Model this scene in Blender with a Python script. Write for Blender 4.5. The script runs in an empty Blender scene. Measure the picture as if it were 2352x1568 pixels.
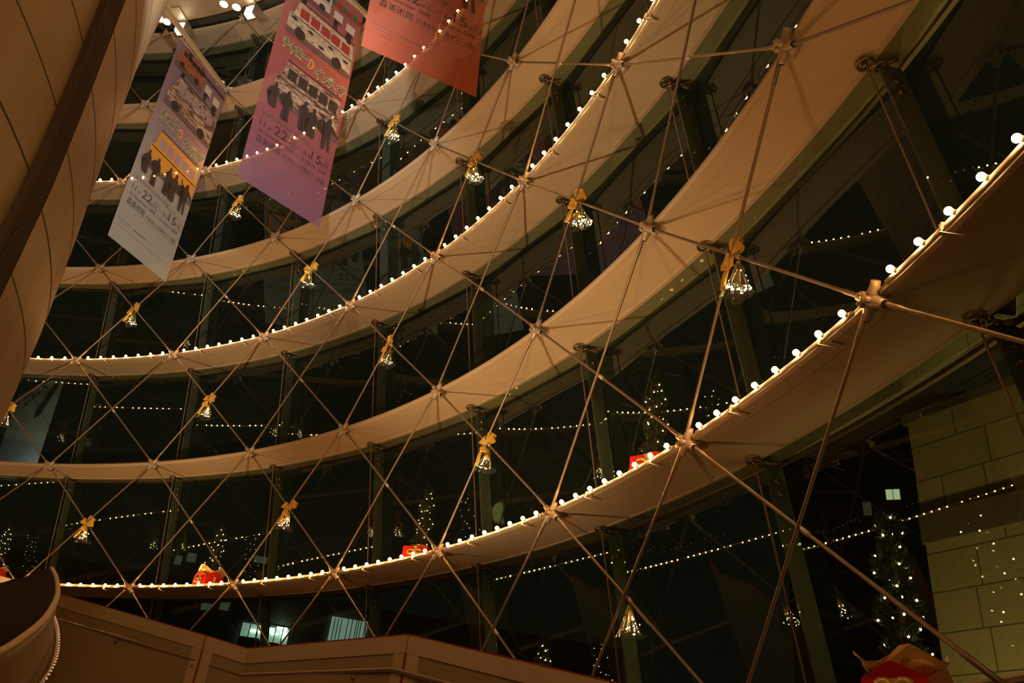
import bpy, bmesh, math, random
from math import sin, cos, pi, radians, sqrt, atan2
from mathutils import Vector, Matrix, Quaternion
import mathutils

SC = bpy.context.scene
COL = SC.collection

# ------------------------------------------------------------------ camera
CAM = Vector((11.75589, 0.0, 1.6))
FWD = Vector((-0.24160299, 0.83032472, 0.50218408)).normalized()
RGT = Vector((0.97004005, 0.22026205, 0.10250335)).normalized()
UPV = RGT.cross(FWD).normalized()
FPX = 1932.602            # focal length in pixels of a 2352 px wide frame
cd = bpy.data.cameras.new('camera')
cd.sensor_width = 36.0
cd.lens = 36.0 * FPX / 2352.0
cd.clip_start = 0.05
cd.clip_end = 400
cam = bpy.data.objects.new('camera', cd)
COL.objects.link(cam)
mw = Matrix.Identity(4)
for r in range(3):
    mw[r][0] = RGT[r]; mw[r][1] = UPV[r]; mw[r][2] = -FWD[r]; mw[r][3] = CAM[r]
cam.matrix_world = mw
SC.camera = cam

# ------------------------------------------------------------------ world, exposure
SC.view_settings.view_transform = 'Standard'
SC.view_settings.look = 'None'
SC.view_settings.gamma = 1.0
SC.view_settings.use_curve_mapping = False
SC.view_settings.exposure = 0.0
W = bpy.data.worlds.new('night_sky')
SC.world = W
W.use_nodes = True
bg = W.node_tree.nodes['Background']
bg.inputs[0].default_value = (0.0042, 0.0040, 0.0024, 1)
bg.inputs[1].default_value = 1.0
SC.cycles.max_bounces = 10
SC.cycles.diffuse_bounces = 3
SC.cycles.glossy_bounces = 4
SC.cycles.transparent_max_bounces = 24
SC.cycles.sample_clamp_indirect = 3.0
SC.cycles.caustics_reflective = False
SC.cycles.caustics_refractive = False
SC.cycles.use_denoising = True
SC.cycles.blur_glossy = 0.3

def spot(name, loc, target, power, size_deg, blend, col, radius=0.05):
    d = bpy.data.lights.new(name, 'SPOT')
    d.energy = power; d.spot_size = radians(size_deg); d.spot_blend = blend
    d.color = col; d.shadow_soft_size = radius
    o = bpy.data.objects.new(name, d)
    COL.objects.link(o)
    o.location = loc
    o.rotation_euler = (Vector(target) - Vector(loc)).to_track_quat('-Z', 'Y').to_euler()
    return o
def point(name, loc, power, col, radius=0.1):
    d = bpy.data.lights.new(name, 'POINT')
    d.energy = power; d.color = col; d.shadow_soft_size = radius
    o = bpy.data.objects.new(name, d); COL.objects.link(o); o.location = loc
    return o
WARM = (1.0, 0.66, 0.33)
AMBER = (1.0, 0.52, 0.20)
# uplight standing on the stair beside the core; it throws the cable shadows onto the rings
spot('stair_uplight', (5.95, 6.35, 2.3), (9.0, 9.0, 9.6), 930, 84, 0.8, (1.0, 0.66, 0.33), 0.07)
# broad unseen fill spots, added to soften the shadows under the rings
for lx, ly, lz, le in ((9.9, 5.6, 3.3, 62), (8.4, 7.6, 3.3, 70), (6.6, 9.2, 3.4, 60), (4.0, 10.6, 3.4, 55)):
    spot('fill_uplight', (lx, ly, lz), (lx * 1.12, ly * 1.12, lz + 4), le * 1.5, 128, 1.0, (1.0, 0.43, 0.14), 0.08)
# second, weaker uplight further round for the far left of the rings
spot('stair_uplight', (3.0, 8.2, 3.2), (-1.0, 13.0, 10.5), 1000, 85, 0.8, (1.0, 0.58, 0.25), 0.06)
# light falling on the stair core and on the balustrade from the landing behind the viewpoint
spot('landing_downlight', (10.2, -2.5, 7.0), (6.2, 4.2, 5.6), 360, 70, 0.9, (1.0, 0.52, 0.20), 0.3)
spot('landing_downlight', (12.4, 1.2, 6.4), (8.5, 8.5, 2.6), 150, 70, 0.9, (1.0, 0.56, 0.22), 0.3)
# museum spotlight on the posters
spot('poster_spotlight', (8.3, 3.2, 8.2), (3.2, 10.2, 12.6), 2000, 64, 0.9, (1.0, 0.84, 0.70), 0.1)
# unseen spot added to brighten the stone building outside
spot('stone_fill_spot', (13.9, 8.0, 0.5), (15.6, 8.6, 4.6), 560, 120, 0.9, (1.0, 0.63, 0.23), 0.2)

# ------------------------------------------------------------------ pixel helper (gives a direction only; every use states its own real distance)
def ray(x, y):
    return FWD + RGT * ((x - 1176.0) / FPX) - UPV * ((y - 784.0) / FPX)
def at(x, y, dep):
    return CAM + ray(x, y) * dep
def at_z(x, y, z):
    v = ray(x, y); return CAM + v * ((z - CAM.z) / v.z)
def project(p):
    v = Vector(p) - CAM
    d = v.dot(FWD)
    if d <= 0.05: return (1e6, 1e6, d)
    return (1176 + FPX * v.dot(RGT) / d, 784 - FPX * v.dot(UPV) / d, d)
def in_frame(p, m=0):
    x, y, d = project(p)
    return d > 0 and -m < x < 2352 + m and -m < y < 1568 + m

# ------------------------------------------------------------------ materials
def mat(name, base=(0.8, 0.8, 0.8), rough=0.5, metal=0.0, emit=None, estr=0.0, spec=0.5, noise=None, sampling=None):
    m = bpy.data.materials.new(name); m.use_nodes = True
    nt = m.node_tree; b = nt.nodes['Principled BSDF']
    b.inputs['Base Color'].default_value = (*base, 1)
    b.inputs['Roughness'].default_value = rough
    b.inputs['Metallic'].default_value = metal
    b.inputs['Specular IOR Level'].default_value = spec
    if emit:
        b.inputs['Emission Color'].default_value = (*emit, 1)
        b.inputs['Emission Strength'].default_value = estr
    if noise:
        scale, amt, stretch = noise
        tc = nt.nodes.new('ShaderNodeTexCoord'); mp = nt.nodes.new('ShaderNodeMapping')
        mp.inputs['Scale'].default_value = stretch
        no = nt.nodes.new('ShaderNodeTexNoise'); no.inputs['Scale'].default_value = scale
        no.inputs['Detail'].default_value = 5
        rp = nt.nodes.new('ShaderNodeValToRGB')
        rp.color_ramp.elements[0].position = 0.3; rp.color_ramp.elements[1].position = 0.7
        rp.color_ramp.elements[0].color = (*[c * (1 - amt) for c in base], 1)
        rp.color_ramp.elements[1].color = (*[min(1, c * (1 + amt * 0.5)) for c in base], 1)
        nt.links.new(tc.outputs['Object'], mp.inputs[0]); nt.links.new(mp.outputs[0], no.inputs['Vector'])
        nt.links.new(no.outputs['Fac'], rp.inputs[0]); nt.links.new(rp.outputs[0], b.inputs['Base Color'])
    if sampling:
        m.cycles.emission_sampling = sampling
    return m

def thin_glass(name, tint, refl=2.0, rough=0.0, diffuse=None, damt=0.0, ior=1.5, glow_through=False):
    """a thin sheet: transparent + mirror reflection by Fresnel, optionally a little body colour"""
    m = bpy.data.materials.new(name); m.use_nodes = True
    nt = m.node_tree; nt.nodes.clear()
    out = nt.nodes.new('ShaderNodeOutputMaterial')
    tr = nt.nodes.new('ShaderNodeBsdfTransparent'); tr.inputs[0].default_value = (*tint, 1)
    gl = nt.nodes.new('ShaderNodeBsdfGlossy'); gl.inputs['Roughness'].default_value = rough
    gl.inputs['Color'].default_value = (0.80, 1.0, 0.84, 1)
    fr = nt.nodes.new('ShaderNodeFresnel'); fr.inputs[0].default_value = ior
    mu = nt.nodes.new('ShaderNodeMath'); mu.operation = 'MULTIPLY'; mu.inputs[1].default_value = refl; mu.use_clamp = True
    mx = nt.nodes.new('ShaderNodeMixShader')
    nt.links.new(fr.outputs[0], mu.inputs[0]); nt.links.new(mu.outputs[0], mx.inputs[0])
    src = tr
    if diffuse:
        df = nt.nodes.new('ShaderNodeBsdfDiffuse'); df.inputs[0].default_value = (*diffuse, 1)
        m0 = nt.nodes.new('ShaderNodeMixShader'); m0.inputs[0].default_value = damt
        nt.links.new(tr.outputs[0], m0.inputs[1]); src = m0
        if glow_through:
            tl = nt.nodes.new('ShaderNodeBsdfTranslucent'); tl.inputs[0].default_value = (*diffuse, 1)
            m9 = nt.nodes.new('ShaderNodeMixShader'); m9.inputs[0].default_value = 0.5
            nt.links.new(df.outputs[0], m9.inputs[1]); nt.links.new(tl.outputs[0], m9.inputs[2]); nt.links.new(m9.outputs[0], m0.inputs[2])
        else: nt.links.new(df.outputs[0], m0.inputs[2])
    nt.links.new(src.outputs[0], mx.inputs[1]); nt.links.new(gl.outputs[0], mx.inputs[2])
    nt.links.new(mx.outputs[0], out.inputs[0])
    return m

M = {}
M['shelf'] = mat('painted_aluminium', (0.54, 0.45, 0.32), 0.45, 0.0, noise=(1.2, 0.05, (1, 1, 1)))
M['groove'] = mat('dark_joint', (0.10, 0.09, 0.07), 0.7)
M['cast'] = mat('cast_steel_painted', (0.52, 0.45, 0.36), 0.42, 0.25, noise=(40, 0.12, (1, 1, 1)))
M['cable'] = mat('cable_steel', (0.30, 0.245, 0.18), 0.42, 0.5)
M['rod'] = mat('rod_steel', (0.26, 0.205, 0.15), 0.4, 0.55)
M['darksteel'] = mat('dark_fitting_steel', (0.22, 0.17, 0.12), 0.3, 0.8)
M['rail'] = mat('rail_tube_white', (0.92, 0.90, 0.86), 0.4)
M['clip'] = mat('rail_clip', (0.70, 0.64, 0.54), 0.45)
M['socket'] = mat('lamp_socket', (0.75, 0.66, 0.52), 0.5)
M['bulb'] = mat('glowing_bulb', (1, 0.9, 0.75), 0.3, emit=(1.0, 0.44, 0.13), estr=125.0)
M['fairy'] = mat('fairy_bulb', (1, 0.9, 0.75), 0.3, emit=(1.0, 0.66, 0.36), estr=26.0)
M['wire'] = mat('fairy_wire', (0.05, 0.06, 0.03), 0.5)
M['glass'] = thin_glass('window_glass', (0.62, 0.74, 0.62), refl=1.45, diffuse=(0.20, 0.26, 0.18), damt=0.025)
M['fin'] = thin_glass('glass_fin_green', (0.62, 0.76, 0.62), refl=1.3, diffuse=(0.38, 0.52, 0.40), damt=0.32, glow_through=True)
M['transom'] = thin_glass('glass_transom_green', (0.45, 0.56, 0.45), refl=1.8, diffuse=(0.30, 0.33, 0.19), damt=0.55)
M['film'] = thin_glass('cellophane', (0.93, 0.91, 0.88), refl=3.0, rough=0.08, diffuse=(0.8, 0.7, 0.55), damt=0.02)
M['gold'] = mat('gold_ribbon', (1.0, 0.66, 0.11), 0.34, 0.3)
M['foil'] = mat('gold_foil', (0.95, 0.68, 0.26), 0.30, 0.35, noise=(14, 0.25, (1, 1, 1)))
M['red'] = mat('red_paper', (0.62, 0.02, 0.01), 0.35)
M['leaf'] = mat('conifer_needles', (0.030, 0.048, 0.011), 0.75, spec=0.25)
M['bark'] = mat('bark', (0.09, 0.06, 0.03), 0.9)
M['black'] = mat('black_plastic', (0.015, 0.013, 0.012), 0.5)
M['panel'] = mat('balustrade_board', (0.40, 0.32, 0.20), 0.55, noise=(2.0, 0.08, (1, 1, 1)))
M['panelband'] = mat('balustrade_band', (0.62, 0.50, 0.34), 0.55)
M['redline'] = mat('red_seal', (0.35, 0.03, 0.02), 0.5)
M['steel'] = mat('brushed_handrail', (0.62, 0.56, 0.48), 0.25, 0.95)
M['bracket'] = mat('rail_bracket', (0.28, 0.22, 0.16), 0.35, 0.7)
M['ceiling'] = mat('ceiling_panel', (0.44, 0.36, 0.24), 0.42, noise=(1.0, 0.12, (1, 1, 1)))
M['ground'] = mat('ground_dark', (0.08, 0.07, 0.06), 0.8, noise=(0.8, 0.2, (1, 1, 1)))
M['floor'] = mat('hall_floor', (0.20, 0.16, 0.11), 0.35, noise=(0.8, 0.1, (1, 1, 1)))
M['lamp'] = mat('floodlight_glass', (1, 1, 1), 0.3, emit=(1.0, 0.82, 0.58), estr=7.0)
M['housing'] = mat('lamp_housing', (0.55, 0.48, 0.36), 0.4, 0.4)
M['beam'] = mat('painted_beam', (0.58, 0.47, 0.28), 0.5)
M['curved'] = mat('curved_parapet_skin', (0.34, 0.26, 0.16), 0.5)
M['edge'] = mat('parapet_edge', (0.66, 0.52, 0.34), 0.45)

def node_core():
    m = bpy.data.materials.new('core_cladding'); m.use_nodes = True
    nt = m.node_tree; b = nt.nodes['Principled BSDF']; b.inputs['Roughness'].default_value = 0.42
    tc = nt.nodes.new('ShaderNodeTexCoord'); mp = nt.nodes.new('ShaderNodeMapping'); mp.inputs['Scale'].default_value = (1, 1, 0.12)
    no = nt.nodes.new('ShaderNodeTexNoise'); no.inputs['Scale'].default_value = 2.6; no.inputs['Detail'].default_value = 6
    rp = nt.nodes.new('ShaderNodeValToRGB')
    rp.color_ramp.elements[0].position = 0.32; rp.color_ramp.elements[0].color = (0.44, 0.34, 0.21, 1)
    rp.color_ramp.elements[1].position = 0.68; rp.color_ramp.elements[1].color = (0.55, 0.44, 0.28, 1)
    nt.links.new(tc.outputs['Object'], mp.inputs[0]); nt.links.new(mp.outputs[0], no.inputs['Vector'])
    nt.links.new(no.outputs['Fac'], rp.inputs[0]); nt.links.new(rp.outputs[0], b.inputs['Base Color'])
    return m
M['core'] = node_core()

def node_stone():
    m = bpy.data.materials.new('stone_tiles'); m.use_nodes = True
    nt = m.node_tree; b = nt.nodes['Principled BSDF']; b.inputs['Roughness'].default_value = 0.8
    tc = nt.nodes.new('ShaderNodeTexCoord')
    br = nt.nodes.new('ShaderNodeTexBrick')
    br.inputs['Color1'].default_value = (0.40, 0.34, 0.18, 1); br.inputs['Color2'].default_value = (0.34, 0.29, 0.15, 1)
    br.inputs['Mortar'].default_value = (0.10, 0.085, 0.045, 1)
    br.inputs['Scale'].default_value = 1.0; br.inputs['Mortar Size'].default_value = 0.008
    br.inputs['Brick Width'].default_value = 0.95; br.inputs['Row Height'].default_value = 0.44
    br.offset = 0.37; br.squash = 0.55; br.squash_frequency = 3
    nt.links.new(tc.outputs['UV'], br.inputs['Vector'])
    no = nt.nodes.new('ShaderNodeTexNoise'); no.inputs['Scale'].default_value = 9
    mx = nt.nodes.new('ShaderNodeMixRGB'); mx.blend_type = 'MULTIPLY'; mx.inputs[0].default_value = 0.3
    nt.links.new(tc.outputs['UV'], no.inputs['Vector'])
    nt.links.new(br.outputs['Color'], mx.inputs[1]); nt.links.new(no.outputs['Fac'], mx.inputs[2])
    nt.links.new(mx.outputs[0], b.inputs['Base Color'])
    return m
M['stone'] = node_stone()

# ------------------------------------------------------------------ mesh helpers
class MB:
    def __init__(s): s.v = []; s.f = []; s.uv = None
    def add(s, vs, fs):
        o = len(s.v); s.v += [tuple(x) for x in vs]; s.f += [tuple(i + o for i in f) for f in fs]; return s
    def box(s, c, size, rot=None):
        c = Vector(c); h = [x / 2 for x in size]
        vs = []
        for x in (-1, 1):
            for y in (-1, 1):
                for z in (-1, 1):
                    p = Vector((x * h[0], y * h[1], z * h[2]))
                    if rot is not None: p = rot @ p
                    vs.append(c + p)
        return s.add(vs, [(0, 1, 3, 2), (4, 6, 7, 5), (0, 4, 5, 1), (2, 3, 7, 6), (0, 2, 6, 4), (1, 5, 7, 3)])
    def tube(s, pts, r, n=10, cap=True):
        pts = [Vector(p) for p in pts]
        rad = r if isinstance(r, (list, tuple)) else [r] * len(pts)
        d0 = (pts[1] - pts[0]).normalized()
        a = d0.orthogonal().normalized()
        rings = []; vs = []
        for i, p in enumerate(pts):
            if i == 0: d = d0
            elif i == len(pts) - 1: d = (pts[i] - pts[i - 1]).normalized()
            else: d = ((pts[i] - pts[i - 1]).normalized() + (pts[i + 1] - pts[i]).normalized()).normalized()
            a = (a - d * a.dot(d)).normalized(); b = d.cross(a)
            for k in range(n):
                t = 2 * pi * k / n
                vs.append(p + (a * cos(t) + b * sin(t)) * rad[i])
        fs = []
        m = len(pts)
        for i in range(m - 1):
            for k in range(n):
                k2 = (k + 1) % n
                fs.append((i * n + k, i * n + k2, (i + 1) * n + k2, (i + 1) * n + k))
        if cap:
            fs.append(tuple(range(n - 1, -1, -1))); fs.append(tuple((m - 1) * n + k for k in range(n)))
        return s.add(vs, fs)
    def ball(s, c, r, n=10, m=6, sc=(1, 1, 1), rot=None):
        c = Vector(c); vs = []; fs = []
        for j in range(1, m):
            ph = pi * j / m
            for k in range(n):
                t = 2 * pi * k / n
                p = Vector((sin(ph) * cos(t) * sc[0], sin(ph) * sin(t) * sc[1], cos(ph) * sc[2])) * r
                if rot is not None: p = rot @ p
                vs.append(c + p)
        top = Vector((0, 0, r * sc[2])); bot = -top
        if rot is not None: top = rot @ top; bot = rot @ bot
        vs.append(c + top); vs.append(c + bot)
        T = len(vs) - 2; B = T + 1
        for j in range(m - 2):
            for k in range(n):
                k2 = (k + 1) % n
                fs.append((j * n + k, (j + 1) * n + k, (j + 1) * n + k2, j * n + k2))
        for k in range(n):
            k2 = (k + 1) % n
            fs.append((T, k, k2)); fs.append((B, (m - 2) * n + k2, (m - 2) * n + k))
        return s.add(vs, fs)
    def torus(s, c, axis, R, r, n=20, m=8):
        c = Vector(c); ax = Vector(axis).normalized(); a = ax.orthogonal().normalized(); b = ax.cross(a)
        vs = []; fs = []
        for i in range(n):
            t = 2 * pi * i / n; e = a * cos(t) + b * sin(t)
            for k in range(m):
                u = 2 * pi * k / m
                vs.append(c + e * (R + r * cos(u)) + ax * (r * sin(u)))
        for i in range(n):
            for k in range(m):
                i2 = (i + 1) % n; k2 = (k + 1) % m
                fs.append((i * m + k, i2 * m + k, i2 * m + k2, i * m + k2))
        return s.add(vs, fs)
    def grid(s, P, nu, nv, closed=False):
        vs = [P(i, j) for i in range(nu) for j in range(nv)]
        fs = []
        for i in range(nu - (0 if closed else 1)):
            i2 = (i + 1) % nu
            for j in range(nv - 1):
                fs.append((i * nv + j, i2 * nv + j, i2 * nv + j + 1, i * nv + j + 1))
        return s.add(vs, fs)
    def build(s, name, m, parent=None, smooth=False, loc=None):
        me = bpy.data.meshes.new(name)
        me.from_pydata(s.v, [], s.f); me.update()
        if m: me.materials.append(m)
        if smooth: me.polygons.foreach_set('use_smooth', [True] * len(me.polygons))
        o = bpy.data.objects.new(name, me); COL.objects.link(o)
        if parent is not None: o.parent = parent
        if loc is not None: o.location = loc
        return o

def tag(o, label, cat, group=None):
    o['label'] = label; o['category'] = cat
    if group: o['group'] = group
    return o
def struct(o, label=None):
    o['kind'] = 'structure'
    if label: o['label'] = label
    return o
def empty(name, loc=(0, 0, 0), rotz=0.0):
    o = bpy.data.objects.new(name, None); COL.objects.link(o)
    o.empty_display_size = 0.1
    o.location = loc; o.rotation_euler = (0, 0, rotz)
    return o
def dup(root, loc, rotz):
    r = root.copy(); COL.objects.link(r); r.location = loc; r.rotation_euler = (0, 0, rotz)
    for ch in list(root.children):
        c = ch.copy(); COL.objects.link(c); c.parent = r
        for g in list(ch.children):
            d = g.copy(); COL.objects.link(d); d.parent = c
    return r
def link_copy(src, parent, loc, rot=None, scale=None):
    c = src.copy(); COL.objects.link(c); c.parent = parent; c.location = loc
    if rot is not None: c.rotation_euler = rot
    if scale is not None: c.scale = scale
    return c
def frame_rot(ex, ez):
    """rotation with local x along ex and local z near ez"""
    ex = Vector(ex).normalized(); ez = Vector(ez); ez = (ez - ex * ez.dot(ex)).normalized(); ey = ez.cross(ex)
    return Matrix((ex, ey, ez)).transposed()
ORD = ['', 'first', 'second', 'third', 'fourth', 'fifth', 'sixth', 'seventh', 'eighth', 'ninth', 'tenth', 'eleventh', 'twelfth']

# ------------------------------------------------------------------ the cone: rings k = 0..7, columns i
TH0, DTH = 0.5561339, -0.1890575
ECC, PSI = -0.0427891, -2.292679
#        z        inner radius  shelf width
RING = [(2.5048, 14.4502, 0.79), (4.7910, 14.0, 0.7434), (7.0772, 13.5498, 0.6878), (9.2850, 13.1035, 0.6507),
        (11.3800, 12.6610, 0.5835), (13.4821, 12.2237, 0.56), (15.6221, 11.8907, 0.55), (17.76, 11.59, 0.55)]
FINW = 0.24               # depth of the glass fins between shelf and glass
NAMES = ['bottom ring', 'lowest lit ring', 'plain ring above the lowest lit one', 'middle lit ring',
         'plain ring above the middle lit one', 'highest lit ring', 'plain ring above the highest lit one', 'ceiling ring']
SHORT = ['bottom ring', 'lowest lit ring', 'lower plain ring', 'middle lit ring', 'middle plain ring', 'highest lit ring', 'upper plain ring', 'ceiling ring']
LIT = {1: 8, 3: 7, 5: 7}
def az(i): return TH0 + i * DTH
def pol(a, r, z):
    r = r * (1 + ECC * cos(2 * (a - PSI)))
    return Vector((r * cos(a), r * sin(a), z))
def RP(k, i, dr=0.0, dz=0.0):
    z, R, w = RING[k]; return pol(az(i), R + dr, z + dz)
I0, I1 = -14, 18          # 33 columns close the circle
CLOSE = 2 * pi / abs(DTH) # columns in a full turn (33.23)
def col_next(i): return i + 1 if i < I1 else I0 + CLOSE

# ---- shelves: one continuous aluminium ring each, bullnose inner edge, recessed soffit
for k in range(8):
    z, R, w = RING[k]
    prof = [(0.0, 0.0), (-0.028, 0.018), (-0.034, 0.042), (-0.02, 0.062), (0.03, 0.07), (w, 0.07), (w + 0.01, 0.01),
            (w - 0.05, -0.004), (w - 0.055, 0.006), (0.135, 0.006), (0.13, -0.004)]
    n = 33 * 10; m = len(prof)
    mb = MB(); vs = []; fs = []
    for s in range(n):
        a = TH0 - 2 * pi * s / n
        for (dr, dz) in prof: vs.append(pol(a, R + dr, z + dz))
    for s in range(n):
        s2 = (s + 1) % n
        for j in range(m):
            j2 = (j + 1) % m
            fs.append((s * m + j, s * m + j2, s2 * m + j2, s2 * m + j))
    mb.add(vs, fs)
    o = mb.build('trim_%d' % (k + 1), M['shelf'])
    struct(o, 'curved cream aluminium shelf, ' + NAMES[k])
    # narrow green glass strip between shelf edge and window, plus the slim frame that carries it
    tb = MB(); vs = []; fs = []
    pr = [(w + 0.015, 0.030), (w + FINW - 0.012, 0.030), (w + FINW - 0.012, 0.050), (w + 0.015, 0.050)]
    for s in range(n):
        a = TH0 - 2 * pi * s / n
        for (dr, dz) in pr: vs.append(pol(a, R + dr, z + dz))
    for s in range(n):
        s2 = (s + 1) % n
        for j in range(4):
            j2 = (j + 1) % 4
            fs.append((s * 4 + j, s * 4 + j2, s2 * 4 + j2, s2 * 4 + j))
    t = tb.add(vs, fs).build('glass_strip', M['transom'], o)
    fb = MB(); vs = []; fs = []
    pr = [(w + FINW - 0.01, 0.0), (w + FINW + 0.03, 0.0), (w + FINW + 0.03, 0.06), (w + FINW - 0.01, 0.06)]
    for s in range(n):
        a = TH0 - 2 * pi * s / n
        for (dr, dz) in pr: vs.append(pol(a, R + dr, z + dz))
    for s in range(n):
        s2 = (s + 1) % n
        for j in range(4):
            j2 = (j + 1) % 4
            fs.append((s * 4 + j, s * 4 + j2, s2 * 4 + j2, s2 * 4 + j))
    fb.add(vs, fs).build('frame_bar', M['darksteel'], o)

# ---- window panes: one flat sheet per bay and storey
wn = 0
for k in range(-1, 7):
    for i in range(I0, I1 + 1):
        i2 = col_next(i)
        if k >= 0: z0, R0, w0 = RING[k]
        else: z0, R0, w0 = 0.0, 14.95, 0.82
        z1, R1, w1 = RING[k + 1]
        r0 = R0 + w0 + FINW; r1 = R1 + w1 + FINW
        a, b = az(i), az(i2)
        g = 0.006 / 14
        sgn = -1
        p = [pol(a - g, r0, z0 + 0.065), pol(b + g, r0, z0 + 0.065), pol(b + g, r1, z1 - 0.005), pol(a - g, r1, z1 - 0.005)]
        # make it exactly planar
        c = sum(p, Vector()) / 4; nn = (p[1] - p[0]).cross(p[3] - p[0]).normalized()
        p[2] = p[2] - nn * (p[2] - p[0]).dot(nn)
        wn += 1
        o = MB().add(p, [(0, 1, 2, 3)]).build('window_%d' % wn, M['glass'])
        struct(o)

# ---- which columns are seen, per ring, counted from the right of the picture
NODEVIS = {1: [1, 0, -1, -2, -3, -4, -5], 2: [1, 0, -1, -2, -3, -4, -5, -6], 3: [0, -1, -2, -3, -4, -5, -6],
           4: [-1, -2, -3, -4, -5, -6], 5: [-3, -5, -6], 6: [-5, -6], 7: [-5, -6]}
def where(k, i):
    L = NODEVIS.get(k, [])
    if i in L:
        return ORD[L.index(i) + 1] + ' from the right'
    return None
def near_view(p): return in_frame(p, 420)

# ---- cast cable clamps at the ring nodes
TILT = {}
def clamp_axes(k, i):
    a = az(i); out = Vector((cos(a), sin(a), 0)); tang = Vector((sin(a), -cos(a), 0))   # tang points to increasing i
    return out, tang
def make_clamp_mesh(dirs, out):
    """dirs: four unit directions of the cables; casting with four conical sockets, a foot to the shelf and three bosses"""
    b = MB()
    ctr = -out * 0.045
    b.ball(ctr, 0.060, 16, 10, (1, 1, 1))
    for d in dirs:
        b.tube([ctr + d * 0.02, ctr + d * 0.06, ctr + d * 0.10, ctr + d * 0.135], [0.054, 0.043, 0.033, 0.032], 14)
    b.tube([ctr, ctr + out * 0.05, ctr + out * 0.09], [0.05, 0.06, 0.085], 16)
    return b, ctr
bolt_src = None
for k in range(1, 8):
    for i in range(-9, 4):
        p = RP(k, i)
        if not near_view(p): continue
        out, tang = clamp_axes(k, i)
        dirs = []
        for (dk, di) in ((1, 1), (1, -1), (-1, 1), (-1, -1)):
            kk = k + dk
            if kk > 7: continue
            dirs.append((RP(kk, i + di) - p).normalized())
        e = empty('cable_clamp', p)
        b, ctr = make_clamp_mesh(dirs, out)
        b.build('casting', M['cast'], e, True)
        if bolt_src is None:
            bb = MB().tube([(0, 0, -0.01), (0, 0, 0.022), (0, 0, 0.03)], [0.024, 0.024, 0.017], 10)
            bb.tube([(0, 0, 0.028), (0, 0, 0.042)], 0.012, 8)
            bolt_src = bb.build('bolt', M['cast'], None, False)
            bolt_src.parent = e
            first = True
        q = (-out).to_track_quat('Z', 'Y')
        for n_, (u, v) in enumerate(((0.0, 0.034), (-0.031, -0.020), (0.031, -0.020))):
            loc = ctr - out * 0.050 + tang * u + Vector((0, 0, v))
            if bolt_src.get('used') is None:
                o = bolt_src; o['used'] = 1; o.location = loc
            else:
                o = bolt_src.copy(); COL.objects.link(o); o.parent = e; o.location = loc
            o.rotation_mode = 'QUATERNION'; o.rotation_quaternion = q
        # rubber collars where the lower cables leave the casting
        for d in dirs[-2:]:
            MB().tube([ctr + d * 0.13, ctr + d * 0.143], 0.027, 10).build('collar', M['black'], e)
        pos = where(k, i)
        if pos: tag(e, 'cast steel cable clamp on the %s, %s' % (SHORT[k], pos), 'clamp', 'cable clamps of the cone')
        elif k == 5: tag(e, 'cast steel cable clamp on the highest lit ring, behind or beyond the posters', 'clamp', 'cable clamps of the highest lit ring at the posters')
        else: tag(e, 'cast steel cable clamp on the %s, beyond the picture edge or the core' % SHORT[k], 'clamp', 'cable clamps of the cone')
if 'used' in bolt_src: pass
for o in COL.objects:
    if 'used' in o: del o['used']

# ---- diagonal cables: one continuous cable per diagonal line
def cable_pts(c, s):
    pts = []; vis = False; refs = []
    for k in range(0, 8):
        i = c + s * k
        if not (-11 <= i <= 5): continue
        p = RP(k, i)
        out, _ = clamp_axes(k, i)
        if near_view(p) or k == 0: pts.append((k, i, p - out * (0.062 if s > 0 else 0.03)))
    return pts
cab_count = 0
for s in (1, -1):
    for c in range(-18, 14):
        pts = cable_pts(c, s)
        if len(pts) < 2: continue
        ok = False; seen = []
        for (k, i, p), (k2, i2, p2) in zip(pts, pts[1:]):
            for t in (0, .1, .25, .5, .75, .9, 1):
                if in_frame(p.lerp(p2, t)): ok = True
        if not ok: continue
        refs = [(k, i) for k, i, p in pts if i in NODEVIS.get(k, [])]
        b = MB()
        P = [p for _, _, p in pts]
        # cable strand with two slight thickenings (swages) beside each clamp
        path = []; rad = []
        for a, b2 in zip(P, P[1:]):
            L = (b2 - a).length
            for t, r in ((0.0, 0.019), (0.30 / L, 0.019), (0.31 / L, 0.0145), (1 - 0.31 / L, 0.0145), (1 - 0.30 / L, 0.019)):
                path.append(a.lerp(b2, t)); rad.append(r)
        path.append(P[-1]); rad.append(0.019)
        o = b.tube(path, rad, 8).build('steel_cable', M['cable'], None, True)
        cab_count += 1
        if s < 0:
            for (k, i, a), (k2, i2, b2) in zip(pts, pts[1:]):
                c_ = a.lerp(b2, 0.5)
                if in_frame(c_, 40):
                    d_ = (b2 - a).normalized()
                    MB().tube([c_ - d_ * 0.055, c_ + d_ * 0.055], 0.0205, 10).build('crossing_sleeve', M['clip'], o, True)
        dirn = 'rising right' if (s > 0) else 'rising left'
        if refs:
            k, i = refs[0]
            tag(o, 'steel cable %s through the %s clamp from the right on the %s' % (dirn, ORD[NODEVIS[k].index(i) + 1], SHORT[k]), 'cable', 'diagonal cables of the cone')
        else:
            q = [(k, i) for k, i, p in pts]
            tag(o, 'steel cable %s near the %s, its clamps out of sight' % (dirn, 'right picture edge' if pts[0][1] + pts[-1][1] > -4 else 'stair core or posters'), 'cable', 'diagonal cables with hidden clamps')

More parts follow.
